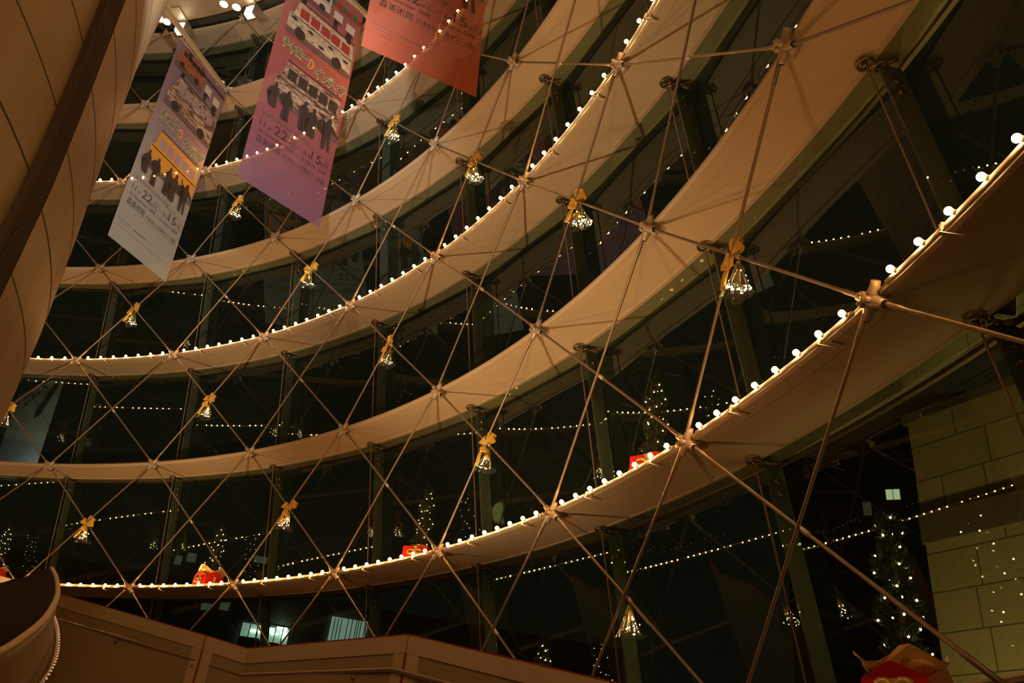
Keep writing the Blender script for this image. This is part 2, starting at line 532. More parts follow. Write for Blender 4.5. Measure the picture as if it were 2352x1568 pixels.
# small sleeves where cables cross
# ---- glass fins, hanger rods and round fittings per column
def fin_word(k): return SHORT[k]
fit_src = None
for i in range(-8, 3):
    # hanger rods run storey by storey from fitting to fitting
    pts = [RP(k, i, RING[k][2] - 0.06, -0.05) for k in range(0, 8)]
    if any(in_frame(p, 60) for p in pts):
        b = MB()
        b.tube(pts, 0.0095, 8)
        o = b.build('hanger_rod', M['rod'], None, True)
        best = None
        for k in (2, 1, 3, 4):
            if i in NODEVIS[k]: best = k; break
        if best: tag(o, 'thin steel hanger rod behind the clamp %s on the %s' % (where(best, i), SHORT[best]), 'rod', 'hanger rods along the glass')
        else: tag(o, 'thin steel hanger rod at the %s picture edge' % ('right' if i > 0 else 'left'), 'rod', 'hanger rods along the glass')
    for k in range(0, 8):
        z1, R1, w1 = RING[k]
        ptop = RP(k, i, w1)
        out, tang = clamp_axes(k, i)
        if in_frame(ptop, 160):
            e = empty('glass_fitting', ptop + Vector((0, 0, -0.03)))
            b = MB()
            b.torus(-out * 0.07, (0, 0, 1), 0.062, 0.015, 20, 8)
            b.tube([-out * 0.07 + Vector((0, 0, -0.03)), -out * 0.07 + Vector((0, 0, 0.03))], 0.022, 10)
            b.build('ring_plate', M['darksteel'], e, True)
            b = MB(); b.torus(out * 0.055, (0, 0, 1), 0.05, 0.015, 20, 8)
            b.tube([-out * 0.02, out * 0.03], 0.016, 8)
            b.build('ring_plate', M['darksteel'], e, True)
            b = MB()
            for sg in (-1, 1):
                b.tube([out * 0.05, out * 0.10 + tang * 0.06 * sg, out * 0.14 + tang * 0.10 * sg], [0.016, 0.013, 0.013], 8)
            b.build('forked_arm', M['darksteel'], e, True)
            pos = where(k, i)
            if pos: tag(e, 'dark round steel glass fitting under the %s, %s' % (SHORT[k], pos), 'glass fitting', 'round glass fittings under the rings')
            else: tag(e, 'dark round steel glass fitting under the %s, partly out of sight' % SHORT[k], 'glass fitting', 'round glass fittings under the rings')
        if k >= 1:
            # fin fills the gap between shelf line and glass over the storey below ring k
            z0, R0, w0 = RING[k - 1]
            A = pol(az(i), R1 + w1 + 0.03, z1 - 0.02); B = pol(az(i), R1 + w1 + FINW - 0.01, z1 - 0.02)
            D = pol(az(i), R0 + w0 + 0.03, z0 + 0.075); Cc = pol(az(i), R0 + w0 + FINW - 0.01, z0 + 0.075)
            if not (in_frame(A, 100) or in_frame(D, 100) or in_frame((A + D) / 2, 100)): continue
            h = tang * 0.012
            e = empty('glass_fin', D)
            vs = [x - D + s_ * h for s_ in (-1, 1) for x in (A, B, Cc, D)]
            MB().add(vs, [(0, 1, 2, 3), (7, 6, 5, 4), (0, 4, 5, 1), (1, 5, 6, 2), (2, 6, 7, 3), (3, 7, 4, 0)]).build('glass_blade', M['fin'], e)
            dn = (D - A).normalized(); mid = (A + B) / 2 - D
            for t in (0.16, 0.27):
                c = mid + dn * t
                MB().tube([c - tang * 0.028, c + tang * 0.028], 0.026, 14).build('bolt', M['darksteel'], e, True)
            pos = where(k, i)
            if pos: tag(e, 'greenish glass fin hanging below the %s, %s' % (SHORT[k], pos), 'glass fin', 'glass fins between the rings')
            else: tag(e, 'greenish glass fin below the %s, partly out of sight' % SHORT[k], 'glass fin', 'glass fins between the rings')

# ---- bulb rails
sock_src = bulb_src = None
hold = empty('light_rail')   # first one made below replaces this
bpy.data.objects.remove(hold)
bm_b = MB().ball((0, 0, 0), 0.0245, 12, 8).build('bulb', M['bulb'], None, True)
bm_f = MB().ball((0, 0, 0), 0.0245, 6, 4).build('bulb', M['bulb'], None, True)
bm_s = MB().tube([(0, 0, 0), (0, 0, 0.022), (0, 0, 0.026)], [0.017, 0.017, 0.012], 10).build('socket', M['socket'], None, True)
protos = [bm_b, bm_f, bm_s]
for k, nb in LIT.items():
    for i in range(I0, I1 + 1):
        i2 = col_next(i)
        span = i2 - i
        seen = any(in_frame(RP(k, i + span * t), 30) for t in (0, .2, .4, .6, .8, 1))
        e = empty('light_rail', RP(k, i, -0.066, 0.014))
        org = Vector(e.location)
        gap0 = 0.075 * 1.0; 
        arc = [RP(k, i + span * (gap0 + (1 - 2 * gap0) * t / 10), -0.066, 0.014) - org for t in range(11)]
        MB().tube(arc, 0.019, 10).build('tube', M['rail'], e, True)
        # end straps holding the tube on the clamps
        for (q0, q1) in ((0.03, 0.08), (0.92, 0.97)):
            MB().tube([RP(k, i + span * q0, -0.055, 0.02) - org, RP(k, i + span * q1, -0.066, 0.014) - org], 0.007, 6).build('strap', M['clip'], e)
        for n_ in range(nb):
            t = (n_ + 0.62) / nb
            t = 0.055 + t * 0.90
            if True:
                tt = i + span * t
                out, tang = clamp_axes(k, tt)
                base = RP(k, tt, -0.066, 0.014) - org
                d = (-out * 0.80 + Vector((0, 0, 0.40)) - tang * 0.35).normalized()
                s_ = link_copy(bm_s, e, base + d * 0.010) if seen else None
                if s_:
                    s_.rotation_mode = 'QUATERNION'; s_.rotation_quaternion = d.to_track_quat('Z', 'Y')
                link_copy(bm_b if seen else bm_f, e, base + d * 0.052)
        if seen:
            for t in (0.30, 0.78):
                tt = i + span * t
                out, tang = clamp_axes(k, tt)
                c = RP(k, tt, -0.066, 0.014) - org
                R3 = frame_rot(tang, Vector((0, 0, 1)))
                b = MB()
                b.box(c + Vector((0, 0, 0.018)), (0.028, 0.046, 0.008), R3)
                b.box(c - out * 0.021 + Vector((0, 0, -0.004)), (0.028, 0.006, 0.05), R3)
                b.box(c + out * 0.03 + Vector((0, 0, -0.05)), (0.028, 0.15, 0.007), R3)
                b.box(c - out * 0.03 + Vector((0, 0, -0.03)), (0.028, 0.007, 0.045), R3)
                b.build('clip', M['clip'], e)
        L = NODEVIS[k]
        if i in L and i2 in L:
            tag(e, 'glowing bulb rail on the %s between clamps %s and %s from the right' % (SHORT[k], ORD[L.index(i2) + 1], ORD[L.index(i) + 1]), 'light rail', 'bulb rails on the ring edges')
        elif seen and k == 5:
            tag(e, 'glowing bulb rail on the highest lit ring, seen at the posters', 'light rail', 'bulb rails of the highest lit ring')
        elif seen:
            tag(e, 'glowing bulb rail on the %s at its %s end in the picture' % (SHORT[k], 'right' if i >= 0 else 'left'), 'light rail', 'bulb rails on the ring edges')
        else:
            tag(e, 'glowing bulb rail on the %s beyond the picture, mirrored in the glass' % SHORT[k], 'light rail', 'unseen bulb rails of the %s' % SHORT[k])
for o in protos: bpy.data.objects.remove(o)

# ------------------------------------------------------------------ stair core, ceiling, floors
cp = [(0, 7.6), (1.5, 7.70), (3, 7.78), (4.4, 7.85), (5.4, 7.84), (6.3, 7.79), (7.4, 7.71), (8.9, 7.62), (10.4, 7.62), (14, 7.61), (17.76, 7.6)]
def core_r(z):
    for (z0, r0), (z1, r1) in zip(cp, cp[1:]):
        if z0 <= z <= z1:
            return r0 + (r1 - r0) * (z - z0) / (z1 - z0)
    return 7.6
zs = [0.03 + (17.74 - 0.03) * j / 72 for j in range(73)]
n = 180
mb = MB(); mb.grid(lambda i, j: (core_r(zs[j]) * cos(2 * pi * i / n), core_r(zs[j]) * sin(2 * pi * i / n), zs[j]), n, len(zs), True)
core = mb.build('wall_core', M['core'], None, True); struct(core, 'round stair core clad in pale brown panels, at the left')
seams = [0.6 + 0.62 * j for j in range(6)] + [4.75, 5.35, 5.97, 6.66, 7.37, 8.08, 8.79, 9.5, 10.2, 10.9, 11.6, 12.3, 13.0, 13.7, 14.4, 15.1, 15.8, 16.5, 17.2]
for zz in seams:
    b = MB(); r = core_r(zz)
    prof = [(0.002, -0.008), (0.002, 0.008), (-0.02, 0.008), (-0.02, -0.008)]
    b.grid(lambda i, j: ((r + prof[j % 4][0]) * cos(2 * pi * i / n), (r + prof[j % 4][0]) * sin(2 * pi * i / n), zz + prof[j % 4][1]), n, 5, True)
    o = b.build('panel_joint', M['groove'], core)
# dark ribbed vertical channel on the core
b = MB(); a0 = radians(28.9); hw = radians(1.25)
ribs = 9
cols = []
for j in range(ribs * 4 + 1):
    t = j / (ribs * 4)
    cols.append((a0 - hw + 2 * hw * t, 0.05 + (0.014 if j % 4 in (1, 2) else 0.0)))
cols = [(a0 - hw, -0.01)] + cols + [(a0 + hw, -0.01)]
b.grid(lambda i, j: ((core_r(zs[j]) + cols[i][1]) * cos(cols[i][0]), (core_r(zs[j]) + cols[i][1]) * sin(cols[i][0]), zs[j]), len(cols), len(zs))
o = b.build('trim_9', mat('dark_ribbed_channel', (0.05, 0.032, 0.018), 0.45)); struct(o, 'dark ribbed vertical channel on the stair core')
# ceiling: panels between core and the top ring, with a dark slot before the ring
b = MB(); zc = 17.76
def ceil_prof(j):
    return [(7.3, 0.0), (9.4, 0.0), (9.41, 0.012), (9.43, 0.012), (9.44, 0.0), (11.27, 0.0), (11.28, 0.09), (7.3, 0.09)][j % 8]
n2 = 264
b.grid(lambda i, j: pol(2 * pi * i / n2, ceil_prof(j)[0], zc + ceil_prof(j)[1]), n2, 9, True)
ceil = b.build('ceiling', M['ceiling']); struct(ceil, 'brown panelled ceiling ring around the stair core')
b = MB()
b.grid(lambda i, j: pol(2 * pi * i / n2, [11.2, 11.7][j], zc + 0.35), n2, 2, True)
struct(b.build('trim_10', M['groove']), 'dark slot at the rim of the ceiling')
b = MB(); b.grid(lambda i, j: (16.2 * j / 1 * cos(2 * pi * i / 96), 16.2 * j / 1 * sin(2 * pi * i / 96), 0.0), 96, 2, True)
struct(b.build('floor', M['floor']), 'hall floor below the picture')
b = MB(); b.grid(lambda i, j: ((15.9 + 90 * j) * cos(2 * pi * i / 64), (15.9 + 90 * j) * sin(2 * pi * i / 64), -0.05), 64, 2, True)
struct(b.build('floor_outside', M['ground']), 'dark street level outside the glass')

# ------------------------------------------------------------------ ceiling lamps at the top left
def flood(x, y, lab):
    p = at_z(x, y, 17.52)
    inward = Vector((-p.x, -p.y, 0)).normalized()
    e = empty('ceiling_floodlight', (p.x, p.y, 17.755))
    R3 = frame_rot(inward, (0, 0, 1)); t = R3 @ Vector((0, 1, 0))
    MB().box((0, 0, -0.02), (0.9, 0.22, 0.04), R3).build('mounting_plate', M['housing'], e)
    MB().tube([(0, 0, -0.03), (0, 0, -0.16)], 0.018, 10).build('stem', M['housing'], e, True)
    MB().box((0, 0, -0.24), (0.16, 0.24, 0.26), R3).build('lamp_box', M['housing'], e)
    d = (CAM - p); d.z = 0; d.normalize()
    MB().box(Vector((0, 0, -0.25)) + inward * 0.085, (0.012, 0.20, 0.24), R3).build('lamp_glass', M['lamp'], e)
    MB().box(Vector((0, 0, -0.375)), (0.14, 0.20, 0.008), R3).build('lamp_glass', M['lamp'], e)
    tag(e, lab, 'floodlight', 'floodlights under the ceiling')
    return p, inward, t
def downlight(x, y, lab):
    p = at_z(x, y, 17.74)
    e = empty('recessed_downlight', (p.x, p.y, 17.757))
    MB().torus((0, 0, -0.006), (0, 0, 1), 0.11, 0.016, 24, 8).build('trim_ring', M['housing'], e, True)
    MB().ball((0, 0, -0.004), 0.098, 20, 8, (1, 1, 0.32)).build('lamp_glass', M['lamp'], e, True)
    tag(e, lab, 'downlight', 'recessed downlights in the ceiling')
flood(417, 66, 'bright box floodlight under the ceiling above the lilac poster')
flood(577, 28, 'bright box floodlight under the ceiling beside the pink poster')
downlight(382, 50, 'bright recessed ceiling downlight next to the floodlight above the lilac poster')
downlight(368, 44, 'bright recessed ceiling downlight closest to the stair core')
downlight(543, 17, 'bright recessed ceiling downlight next to the right floodlight')
downlight(514, 10, 'bright recessed ceiling downlight second from the right floodlight')
for (x, y) in ((417, 66), (577, 28)):
    p = at_z(x, y, 17.3)
    q = Vector((p.x, p.y, 0)).normalized()
    point('floodlight_lamp', Vector((p.x, p.y, 17.1)) - q * 0.25, 4, (1.0, 0.78, 0.5), 0.08)

# ------------------------------------------------------------------ gold-bowed cellophane light bags on the cable crossings
random.seed(5)
def ribbon(mbx, pts, wid, axis_w, thick=0.0016):
    """a ribbon strip with real thickness along pts, width along axis_w (list or single)"""
    pts = [Vector(p) for p in pts]; n = len(pts)
    vs = []
    for i, p in enumerate(pts):
        d = (pts[min(i + 1, n - 1)] - pts[max(i - 1, 0)]).normalized()
        a = Vector(axis_w[i] if isinstance(axis_w, list) else axis_w); a = (a - d * a.dot(d)).normalized()
        nn = d.cross(a).normalized() * thick
        w = wid[i] if isinstance(wid, (list, tuple)) else wid
        vs += [p - a * w / 2 - nn, p + a * w / 2 - nn, p + a * w / 2 + nn, p - a * w / 2 + nn]
    fs = []
    for i in range(n - 1):
        for j in range(4):
            j2 = (j + 1) % 4
            fs.append((i * 4 + j, i * 4 + j2, i * 4 + 4 + j2, i * 4 + 4 + j))
    fs += [(3, 2, 1, 0), tuple((n - 1) * 4 + j for j in range(4))]
    mbx.add(vs, fs)
fairy_small = MB().ball((0, 0, 0), 0.0070, 6, 4).build('fairy_bulb', M['fairy'], None, True)
def make_bag(bow, seed, nlights=26):
    rnd = random.Random(seed)
    e = empty('light_bag')
    # local frame: x = across (as seen from inside), y = outward (away from the hall), z up; hangs from the crossing at 0,0,0
    b = MB(); nu = 40; nv = 14
    tilt = rnd.uniform(-0.05, 0.05)
    def P(i, j):
        t = j / (nv - 1); u = 2 * pi * i / nu
        r = 0.020 + 0.125 * t ** 1.15
        r *= 1 + (0.05 + 0.10 * t) * sin(5 * u + seed) + 0.05 * t * sin(11 * u + 2 * seed)
        if t > 0.86: r *= 1 + (t - 0.86) * 0.25 * sin(7 * u)
        z = -0.045 - 0.30 * t - 0.018 * t * sin(3 * u + seed)
        return (r * cos(u) + tilt * t + 0.012, 0.02 + r * 0.85 * sin(u) - 0.03, z)
    f = b.grid(P, nu, nv, True).build('cellophane', M['film'], e, True)
    # light cluster
    pts = []
    for n_ in range(nlights):
        t = 0.38 + 0.50 * (n_ / nlights) + rnd.uniform(-0.07, 0.07); u = n_ * 2.399 + rnd.uniform(-.4, .4)
        r = (0.020 + 0.125 * t) * rnd.uniform(0.55, 0.9)
        pts.append(Vector((r * cos(u) + tilt * t + 0.012, -0.01 + r * 0.85 * sin(u), -0.045 - 0.30 * t)))
    wpts = [Vector((0.005, 0, -0.02)), Vector((0.01, 0, -0.10))] + pts
    w = MB().tube(wpts, 0.0011, 4).build('fairy_wire', M['wire'], e)
    for p in pts: link_copy(fairy_small, w, p)
    # gold tissue rolled inside
    gb = MB(); nu2 = 9
    def G(i, j):
        t = j / 7; u = 2 * pi * i / nu2
        r = 0.012 + 0.028 * sin(t * pi * 0.9) * (1 + 0.35 * (i % 2))
        return (r * cos(u) + 0.006, r * sin(u) - 0.005, -0.06 - 0.15 * t)
    gb.grid(G, nu2, 8, True).build('gold_tissue', M['gold'], e)
    if bow:
        k = MB(); k.ball((0, -0.055, 0.0), 0.02, 10, 7, (1, 0.8, 1.1)).build('bow_knot', M['gold'], e, True)
        ang = [radians(a + rnd.uniform(-16, 16)) for a in (62, 150, 20)]
        Ls = [0.165, 0.125, 0.135]
        for a, L in zip(ang, Ls):
            d = Vector((cos(a), 0, sin(a))); s_ = Vector((-sin(a), 0, cos(a)))
            loop = []; wid = []; aw = []
            for j in range(17):
                th = 2 * pi * j / 16
                x = L * (0.5 - 0.5 * cos(th)); y = 0.026 * sin(th)
                loop.append(Vector((0, -0.055, 0)) + d * x + Vector((0, 1, 0)) * y)
                wid.append(0.018 + 0.105 * min(1, x / (L * 0.7)))
                aw.append((s_ + d * 0.25 * sin(th) + Vector((0, 0.35 * cos(th), 0))).normalized())
            lb = MB(); ribbon(lb, loop, wid, aw)
            lb.build('bow_loop', M['gold'], e, False)
        for (dx, L, cw) in ((-0.095, 0.30, 0.045), (0.035, 0.15, 0.065), (-0.02, 0.13, 0.085)):
            dx += rnd.uniform(-0.02, 0.02)
            path = []; aw = []; wd = []
            for j in range(9):
                t = j / 8
                path.append(Vector((dx * t + 0.012 * sin(5 * t + seed), -0.06 - 0.045 * sin(t * pi * 0.6), -L * t)))
                aw.append(Vector((cos(1.2 * t * (1 if dx > 0 else -1)), 0.6 * sin(2.2 * t), 0.1)))
                wd.append(0.018 + (cw - 0.018) * min(1, 2.2 * t))
            lb = MB(); ribbon(lb, path, wd, aw); lb.build('ribbon_tail', M['gold'], e, True)
    else:
        for (cx, R0, tl) in ((-0.012, 0.055, 0.5), (0.028, 0.05, -0.5)):
            MB().torus((cx, -0.03, 0.005), (sin(tl), 1.0, 0.2), R0, 0.006, 24, 6).build('cable_tie', M['black'], e, True)
    # the little hook cord over the cables
    MB().torus((0, -0.02, -0.01), (1, 0.3, 0.2), 0.034, 0.003, 18, 6).build('hanging_cord', M['black'], e, True)
    return e
def crossing(k, h):
    """crossing of the cables (k,h-.5)->(k+1,h+.5) and (k,h+.5)->(k+1,h-.5)"""
    i0 = h - 0.5; i1 = h + 0.5
    a = [RP(k, i0), RP(k + 1, i1), RP(k, i1), RP(k + 1, i0)]
    return sum(a, Vector()) / 4
BAGS = [(1, 0.5, 'largest gold-bowed bag of tiny lights, at right above the lowest lit ring', 1),
        (0, -0.5, 'clear light bag without bow, hung by black ties below the lowest lit ring', 0),
        (1, -1.5, 'gold-bowed light bag just above the lowest lit ring, second from the right in that row', 1),
        (1, -3.5, 'gold-bowed light bag in the row above the lowest lit ring, left of the middle topiary', 1),
        (1, -5.5, 'gold-bowed light bag at lower left, above the bulbs and the curved parapet', 1),
        (2, -0.5, 'gold-bowed light bag below the middle lit ring, rightmost of that row', 1),
        (2, -2.5, 'gold-bowed light bag below the middle lit ring, second of that row from the right', 1),
        (2, -4.5, 'gold-bowed light bag below the middle lit ring, third of that row from the right', 1),
        (2, -6.5, 'gold-bowed light bag half hidden by the stair core at the left edge', 1),
        (3, -1.5, 'gold-bowed light bag above the middle lit ring, rightmost of that row', 1),
        (3, -3.5, 'gold-bowed light bag above the middle lit ring, below the pink poster', 1),
        (3, -5.5, 'gold-bowed light bag above the middle lit ring, below the lilac poster', 1),
        (4, -2.5, 'gold-bowed light bag below the highest lit ring, right of the pink poster', 1),
        (4, -4.5, 'gold-bowed light bag below the highest lit ring, between lilac and pink posters', 1)]
for n_, (k, h, lab, bow) in enumerate(BAGS):
    p = crossing(k, h)
    a = atan2(p.y, p.x)
    e = make_bag(bow, n_ + 1, 38 if n_ in (0, 5, 9) else 30)
    e.location = p
    e.rotation_euler = (0, 0, a - pi / 2 + random.uniform(-0.35, 0.35))
    tag(e, lab, 'bag of lights', 'gift bags of lights hung on the cable net')

# ------------------------------------------------------------------ topiary trees in red gift boxes on the ring shelves
def make_tree(seed, flaps=True, h=0.20):
    rnd = random.Random(seed)
    e = empty('potted_topiary')
    s = 0.40
    b = MB()
    # box with open top flaps standing up like pointed leaves
    b.box((0, 0, h / 2), (s, s, h))
    b.build('gift_box', M['red'], e)
    for q in range(4 if flaps else 0):
        R3 = Matrix.Rotation(q * pi / 2, 3, 'Z')
        vs = [R3 @ Vector(v) for v in ((-s / 2, s / 2, h), (s / 2, s / 2, h), (0.02, s / 2 + 0.03, h + 0.09), (-0.02, s / 2 + 0.03, h + 0.09),
                                       (-s / 2, s / 2 - 0.008, h), (s / 2, s / 2 - 0.008, h), (0.02, s / 2 + 0.022, h + 0.09), (-0.02, s / 2 + 0.022, h + 0.09))]
        MB().add(vs, [(0, 1, 2, 3), (7, 6, 5, 4), (0, 4, 5, 1), (1, 5, 6, 2), (2, 6, 7, 3), (3, 7, 4, 0)]).build('box_flap', M['red'], e)
    for q in range(4):
        R3 = Matrix.Rotation(q * pi / 2, 3, 'Z')
        MB().box(R3 @ Vector((0, s / 2 + 0.003, h / 2)), (0.05, 0.006, h), R3).build('gold_band', M['foil'], e)
    # crumpled gold foil collar
    b = MB()
    def F(i, j):
        u = 2 * pi * i / 24; t = j / 5
        if not flaps: r = 0.10 + 0.04 * t + rnd.uniform(-.01, .01); return (r * cos(u), r * sin(u), h - 0.02 + 0.07 * t)
        r = 0.15 + 0.11 * t + 0.04 * t * sin(3 * u + seed) + rnd.uniform(-.02, .02)
        return (r * cos(u), r * sin(u), h - 0.02 + 0.16 * t + 0.05 * t * sin(4 * u))
    b.grid(F, 24, 6, True).build('foil_collar', M['foil'], e)
    for sg in (-1, 1):
        lp = [Vector((sg * 0.075 * (0.5 - 0.5 * cos(2 * pi * t / 10)) * 1.6, -s / 2 - 0.012 - 0.02 * abs(sin(2 * pi * t / 10)), h * 0.55 + 0.035 * sin(2 * pi * t / 10))) for t in range(11)]
        lb = MB(); ribbon(lb, lp, 0.04, Vector((0, 0.3, 1))); lb.build('bow_loop', M['foil'], e, True)
    MB().tube([(0, 0, h - 0.05), (0.01, 0, 0.6), (0, 0.01, 1.08)], [0.022, 0.016, 0.006], 8).build('trunk', M['bark'], e, True)
    # foliage: sprays of needles in a slim spire
    b = MB()
    def rad(z):
        t = (z - 0.27) / 0.95
        return (0.085 + 0.085 * (1 - t)) * (0.75 + 0.25 * sin(z * 21 + seed)) * min(1, (1 - t) * 6 + 0.05)
    for n_ in range(2600):
        z = 0.27 + 0.95 * rnd.random() ** 1.05
        u = rnd.uniform(0, 2 * pi); rr = rad(z) * sqrt(rnd.uniform(0.15, 1.05))
        p = Vector((rr * cos(u), rr * sin(u), z))
        d = Vector((cos(u) + rnd.uniform(-.7, .7), sin(u) + rnd.uniform(-.7, .7), rnd.uniform(0.1, 1.3))).normalized()
        s1 = d.cross(Vector((rnd.uniform(-1, 1), rnd.uniform(-1, 1), rnd.uniform(-1, 1)))).normalized()
        L = rnd.uniform(0.025, 0.055); wv = rnd.uniform(0.004, 0.009)
        up = d.cross(s1) * wv * 0.4
        b.add([p - s1 * wv * 0.3, p + s1 * wv * 0.3, p + d * L * 0.6 + s1 * wv, p + d * L, p + d * L * 0.6 - s1 * wv, p + d * L * 0.5 + up],
              [(0, 1, 5), (1, 2, 5), (2, 3, 5), (3, 4, 5), (4, 0, 5)])
    f = b.build('foliage', M['leaf'], e); f['kind'] = 'stuff'
    pts = []
    for n_ in range(30):
        z = 0.30 + 0.82 * n_ / 29 + rnd.uniform(-.02, .02); u = n_ * 1.7 + rnd.uniform(-.5, .5)
        rr = rad(z) * 0.98 + 0.012
        pts.append(Vector((rr * cos(u), rr * sin(u), z)))
    w = MB().tube(pts, 0.0012, 4).build('fairy_wire', M['wire'], e)
    for p in pts: link_copy(fairy_small, w, p, scale=(1.05, 1.05, 1.05))
    return e
T0 = make_tree(3, True, 0.11); T2 = make_tree(5); T1 = make_tree(8, False)
TREES = [(0, 0.555, 'large topiary in gold foil and red box at the lower right corner', 1.08),
         (1, -0.42, 'lit topiary in a red box on the lowest lit ring, rightmost fully visible one', 0.95),
         (1, -2.37, 'lit topiary in a red box on the lowest lit ring, near the picture centre', 0.95),
         (1, -4.40, 'lit topiary in a red box on the lowest lit ring, at lower left', 0.95),
         (1, 1.62, 'lit topiary cut off by the upper right picture edge', 0.95),
         (1, -6.35, 'lit topiary at the far left edge behind the curved parapet', 0.95),
         (0, -1.42, 'lit topiary below the lowest lit ring, behind the balustrade at bottom centre', 0.9)]
for n_, (k, i, lab, sc) in enumerate(TREES):
    p = RP(k, i, 0.30, 0.071)
    rz = az(i) - pi / 2 + (0.55 if n_ in (2, 0, 1) else -0.25)
    if n_ == 0: e = T0
    elif n_ == 1: e = T1
    elif n_ == 3: e = T2
    else: e = dup(T2 if n_ == 5 else T1, p, rz)
    e.location = p; e.rotation_euler = (0, 0, rz)
    e.scale = (sc, sc, sc)
    tag(e, lab, 'topiary', 'lit topiaries in red boxes on the shelves')
# the spare proto bulb
bpy.data.objects.remove(fairy_small)

# ------------------------------------------------------------------ posters hanging from beams
def text_mesh(s, size, align='LEFT', shear=0.0, spacing=1.0, bold=0.0):
    cu = bpy.data.curves.new('t', 'FONT'); cu.body = s; cu.size = size; cu.align_x = align; cu.shear = shear
    cu.space_character = spacing; cu.resolution_u = 3; cu.offset = bold
    o = bpy.data.objects.new('t', cu); COL.objects.link(o)
    dg = bpy.context.evaluated_depsgraph_get(); dg.update()
    me = bpy.data.meshes.new_from_object(o.evaluated_get(dg))
    bpy.data.objects.remove(o); bpy.data.curves.remove(cu)
    return me
def see_through(m, amt=0.15):
    """prints on thin fabric let a little light straight through"""
    nt = m.node_tree; b = nt.nodes['Principled BSDF']; out = nt.nodes['Material Output']
    tr = nt.nodes.new('ShaderNodeBsdfTransparent'); mx = nt.nodes.new('ShaderNodeMixShader'); mx.inputs[0].default_value = amt
    nt.links.new(b.outputs[0], mx.inputs[1]); nt.links.new(tr.outputs[0], mx.inputs[2]); nt.links.new(mx.outputs[0], out.inputs[0])
    return m
def print_mat(name, c, tr=0.0):
    return see_through(mat(name, c, 0.75))
def poster_mat(name, stops):
    """printed translucent fabric, colour runs along the poster's height"""
    m = bpy.data.materials.new(name); m.use_nodes = True
    nt = m.node_tree; nt.nodes.clear()
    out = nt.nodes.new('ShaderNodeOutputMaterial')
    tc = nt.nodes.new('ShaderNodeTexCoord'); sp = nt.nodes.new('ShaderNodeSeparateXYZ')
    dv = nt.nodes.new('ShaderNodeMath'); dv.operation = 'DIVIDE'; dv.inputs[1].default_value = 5.1
    rp = nt.nodes.new('ShaderNodeValToRGB')
    els = rp.color_ramp.elements
    els[0].position = stops[0][0]; els[0].color = (*stops[0][1], 1)
    els[1].position = stops[-1][0]; els[1].color = (*stops[-1][1], 1)
    for pz, c in stops[1:-1]:
        x = els.new(pz); x.color = (*c, 1)
    df = nt.nodes.new('ShaderNodeBsdfDiffuse'); tl = nt.nodes.new('ShaderNodeBsdfTranslucent')
    tr = nt.nodes.new('ShaderNodeBsdfTransparent')
    m1 = nt.nodes.new('ShaderNodeMixShader'); m1.inputs[0].default_value = 0.3
    m2 = nt.nodes.new('ShaderNodeMixShader'); m2.inputs[0].default_value = 0.15
    nt.links.new(tc.outputs['Object'], sp.inputs[0]); nt.links.new(sp.outputs['Z'], dv.inputs[0]); nt.links.new(dv.outputs[0], rp.inputs[0])
    nt.links.new(rp.outputs[0], df.inputs[0]); nt.links.new(rp.outputs[0], tl.inputs[0])
    nt.links.new(df.outputs[0], m1.inputs[1]); nt.links.new(tl.outputs[0], m1.inputs[2])
    nt.links.new(m1.outputs[0], m2.inputs[1]); nt.links.new(tr.outputs[0], m2.inputs[2])
    nt.links.new(m2.outputs[0], out.inputs[0])
    return m
INK = print_mat('print_ink', (0.05, 0.04, 0.04))
GREYINK = print_mat('print_grey', (0.16, 0.13, 0.13))
GREEN = print_mat('print_green', (0.07, 0.20, 0.08))
CREAMINK = print_mat('print_cream', (0.75, 0.68, 0.50))
ORANGE = print_mat('print_orange', (0.75, 0.20, 0.04))
YELLOW = print_mat('print_yellow', (0.80, 0.42, 0.06))
WHITEP = print_mat('print_white', (0.80, 0.78, 0.72))
REDINK = print_mat('print_red', (0.45, 0.06, 0.05))
SKYP = print_mat('print_lilac', (0.42, 0.36, 0.48))
def collage(name, c1, c2, scale):
    m = mat(name, c1, 0.8); nt = m.node_tree; b = nt.nodes['Principled BSDF']
    tc = nt.nodes.new('ShaderNodeTexCoord'); mp = nt.nodes.new('ShaderNodeMapping'); mp.inputs['Scale'].default_value = (1, 1, 3.2)
    no = nt.nodes.new('ShaderNodeTexNoise'); no.inputs['Scale'].default_value = scale; no.inputs['Detail'].default_value = 8; no.inputs['Roughness'].default_value = 0.75
    rp = nt.nodes.new('ShaderNodeValToRGB'); rp.color_ramp.interpolation = 'CONSTANT'
    e = rp.color_ramp.elements; e[0].position = 0; e[0].color = (*[x * 0.25 for x in c2], 1); e[1].position = 0.56; e[1].color = (*c1, 1)
    x = e.new(0.44); x.color = (*c2, 1); x = e.new(0.50); x.color = (*[0.6 * q for q in c1], 1)
    nt.links.new(tc.outputs['Object'], mp.inputs[0]); nt.links.new(mp.outputs[0], no.inputs['Vector'])
    nt.links.new(no.outputs['Fac'], rp.inputs[0]); nt.links.new(rp.outputs[0], b.inputs['Base Color'])
    return see_through(m)
COLL_BROWN = collage('print_collage_brown', (0.72, 0.60, 0.48), (0.30, 0.20, 0.14), 5.0)
COLL_COW = collage('print_collage_patched', (0.80, 0.74, 0.60), (0.75, 0.68, 0.52), 1.6)
COLL_ORANGE = collage('print_collage_orange', (0.80, 0.28, 0.08), (0.45, 0.16, 0.08), 3.0)

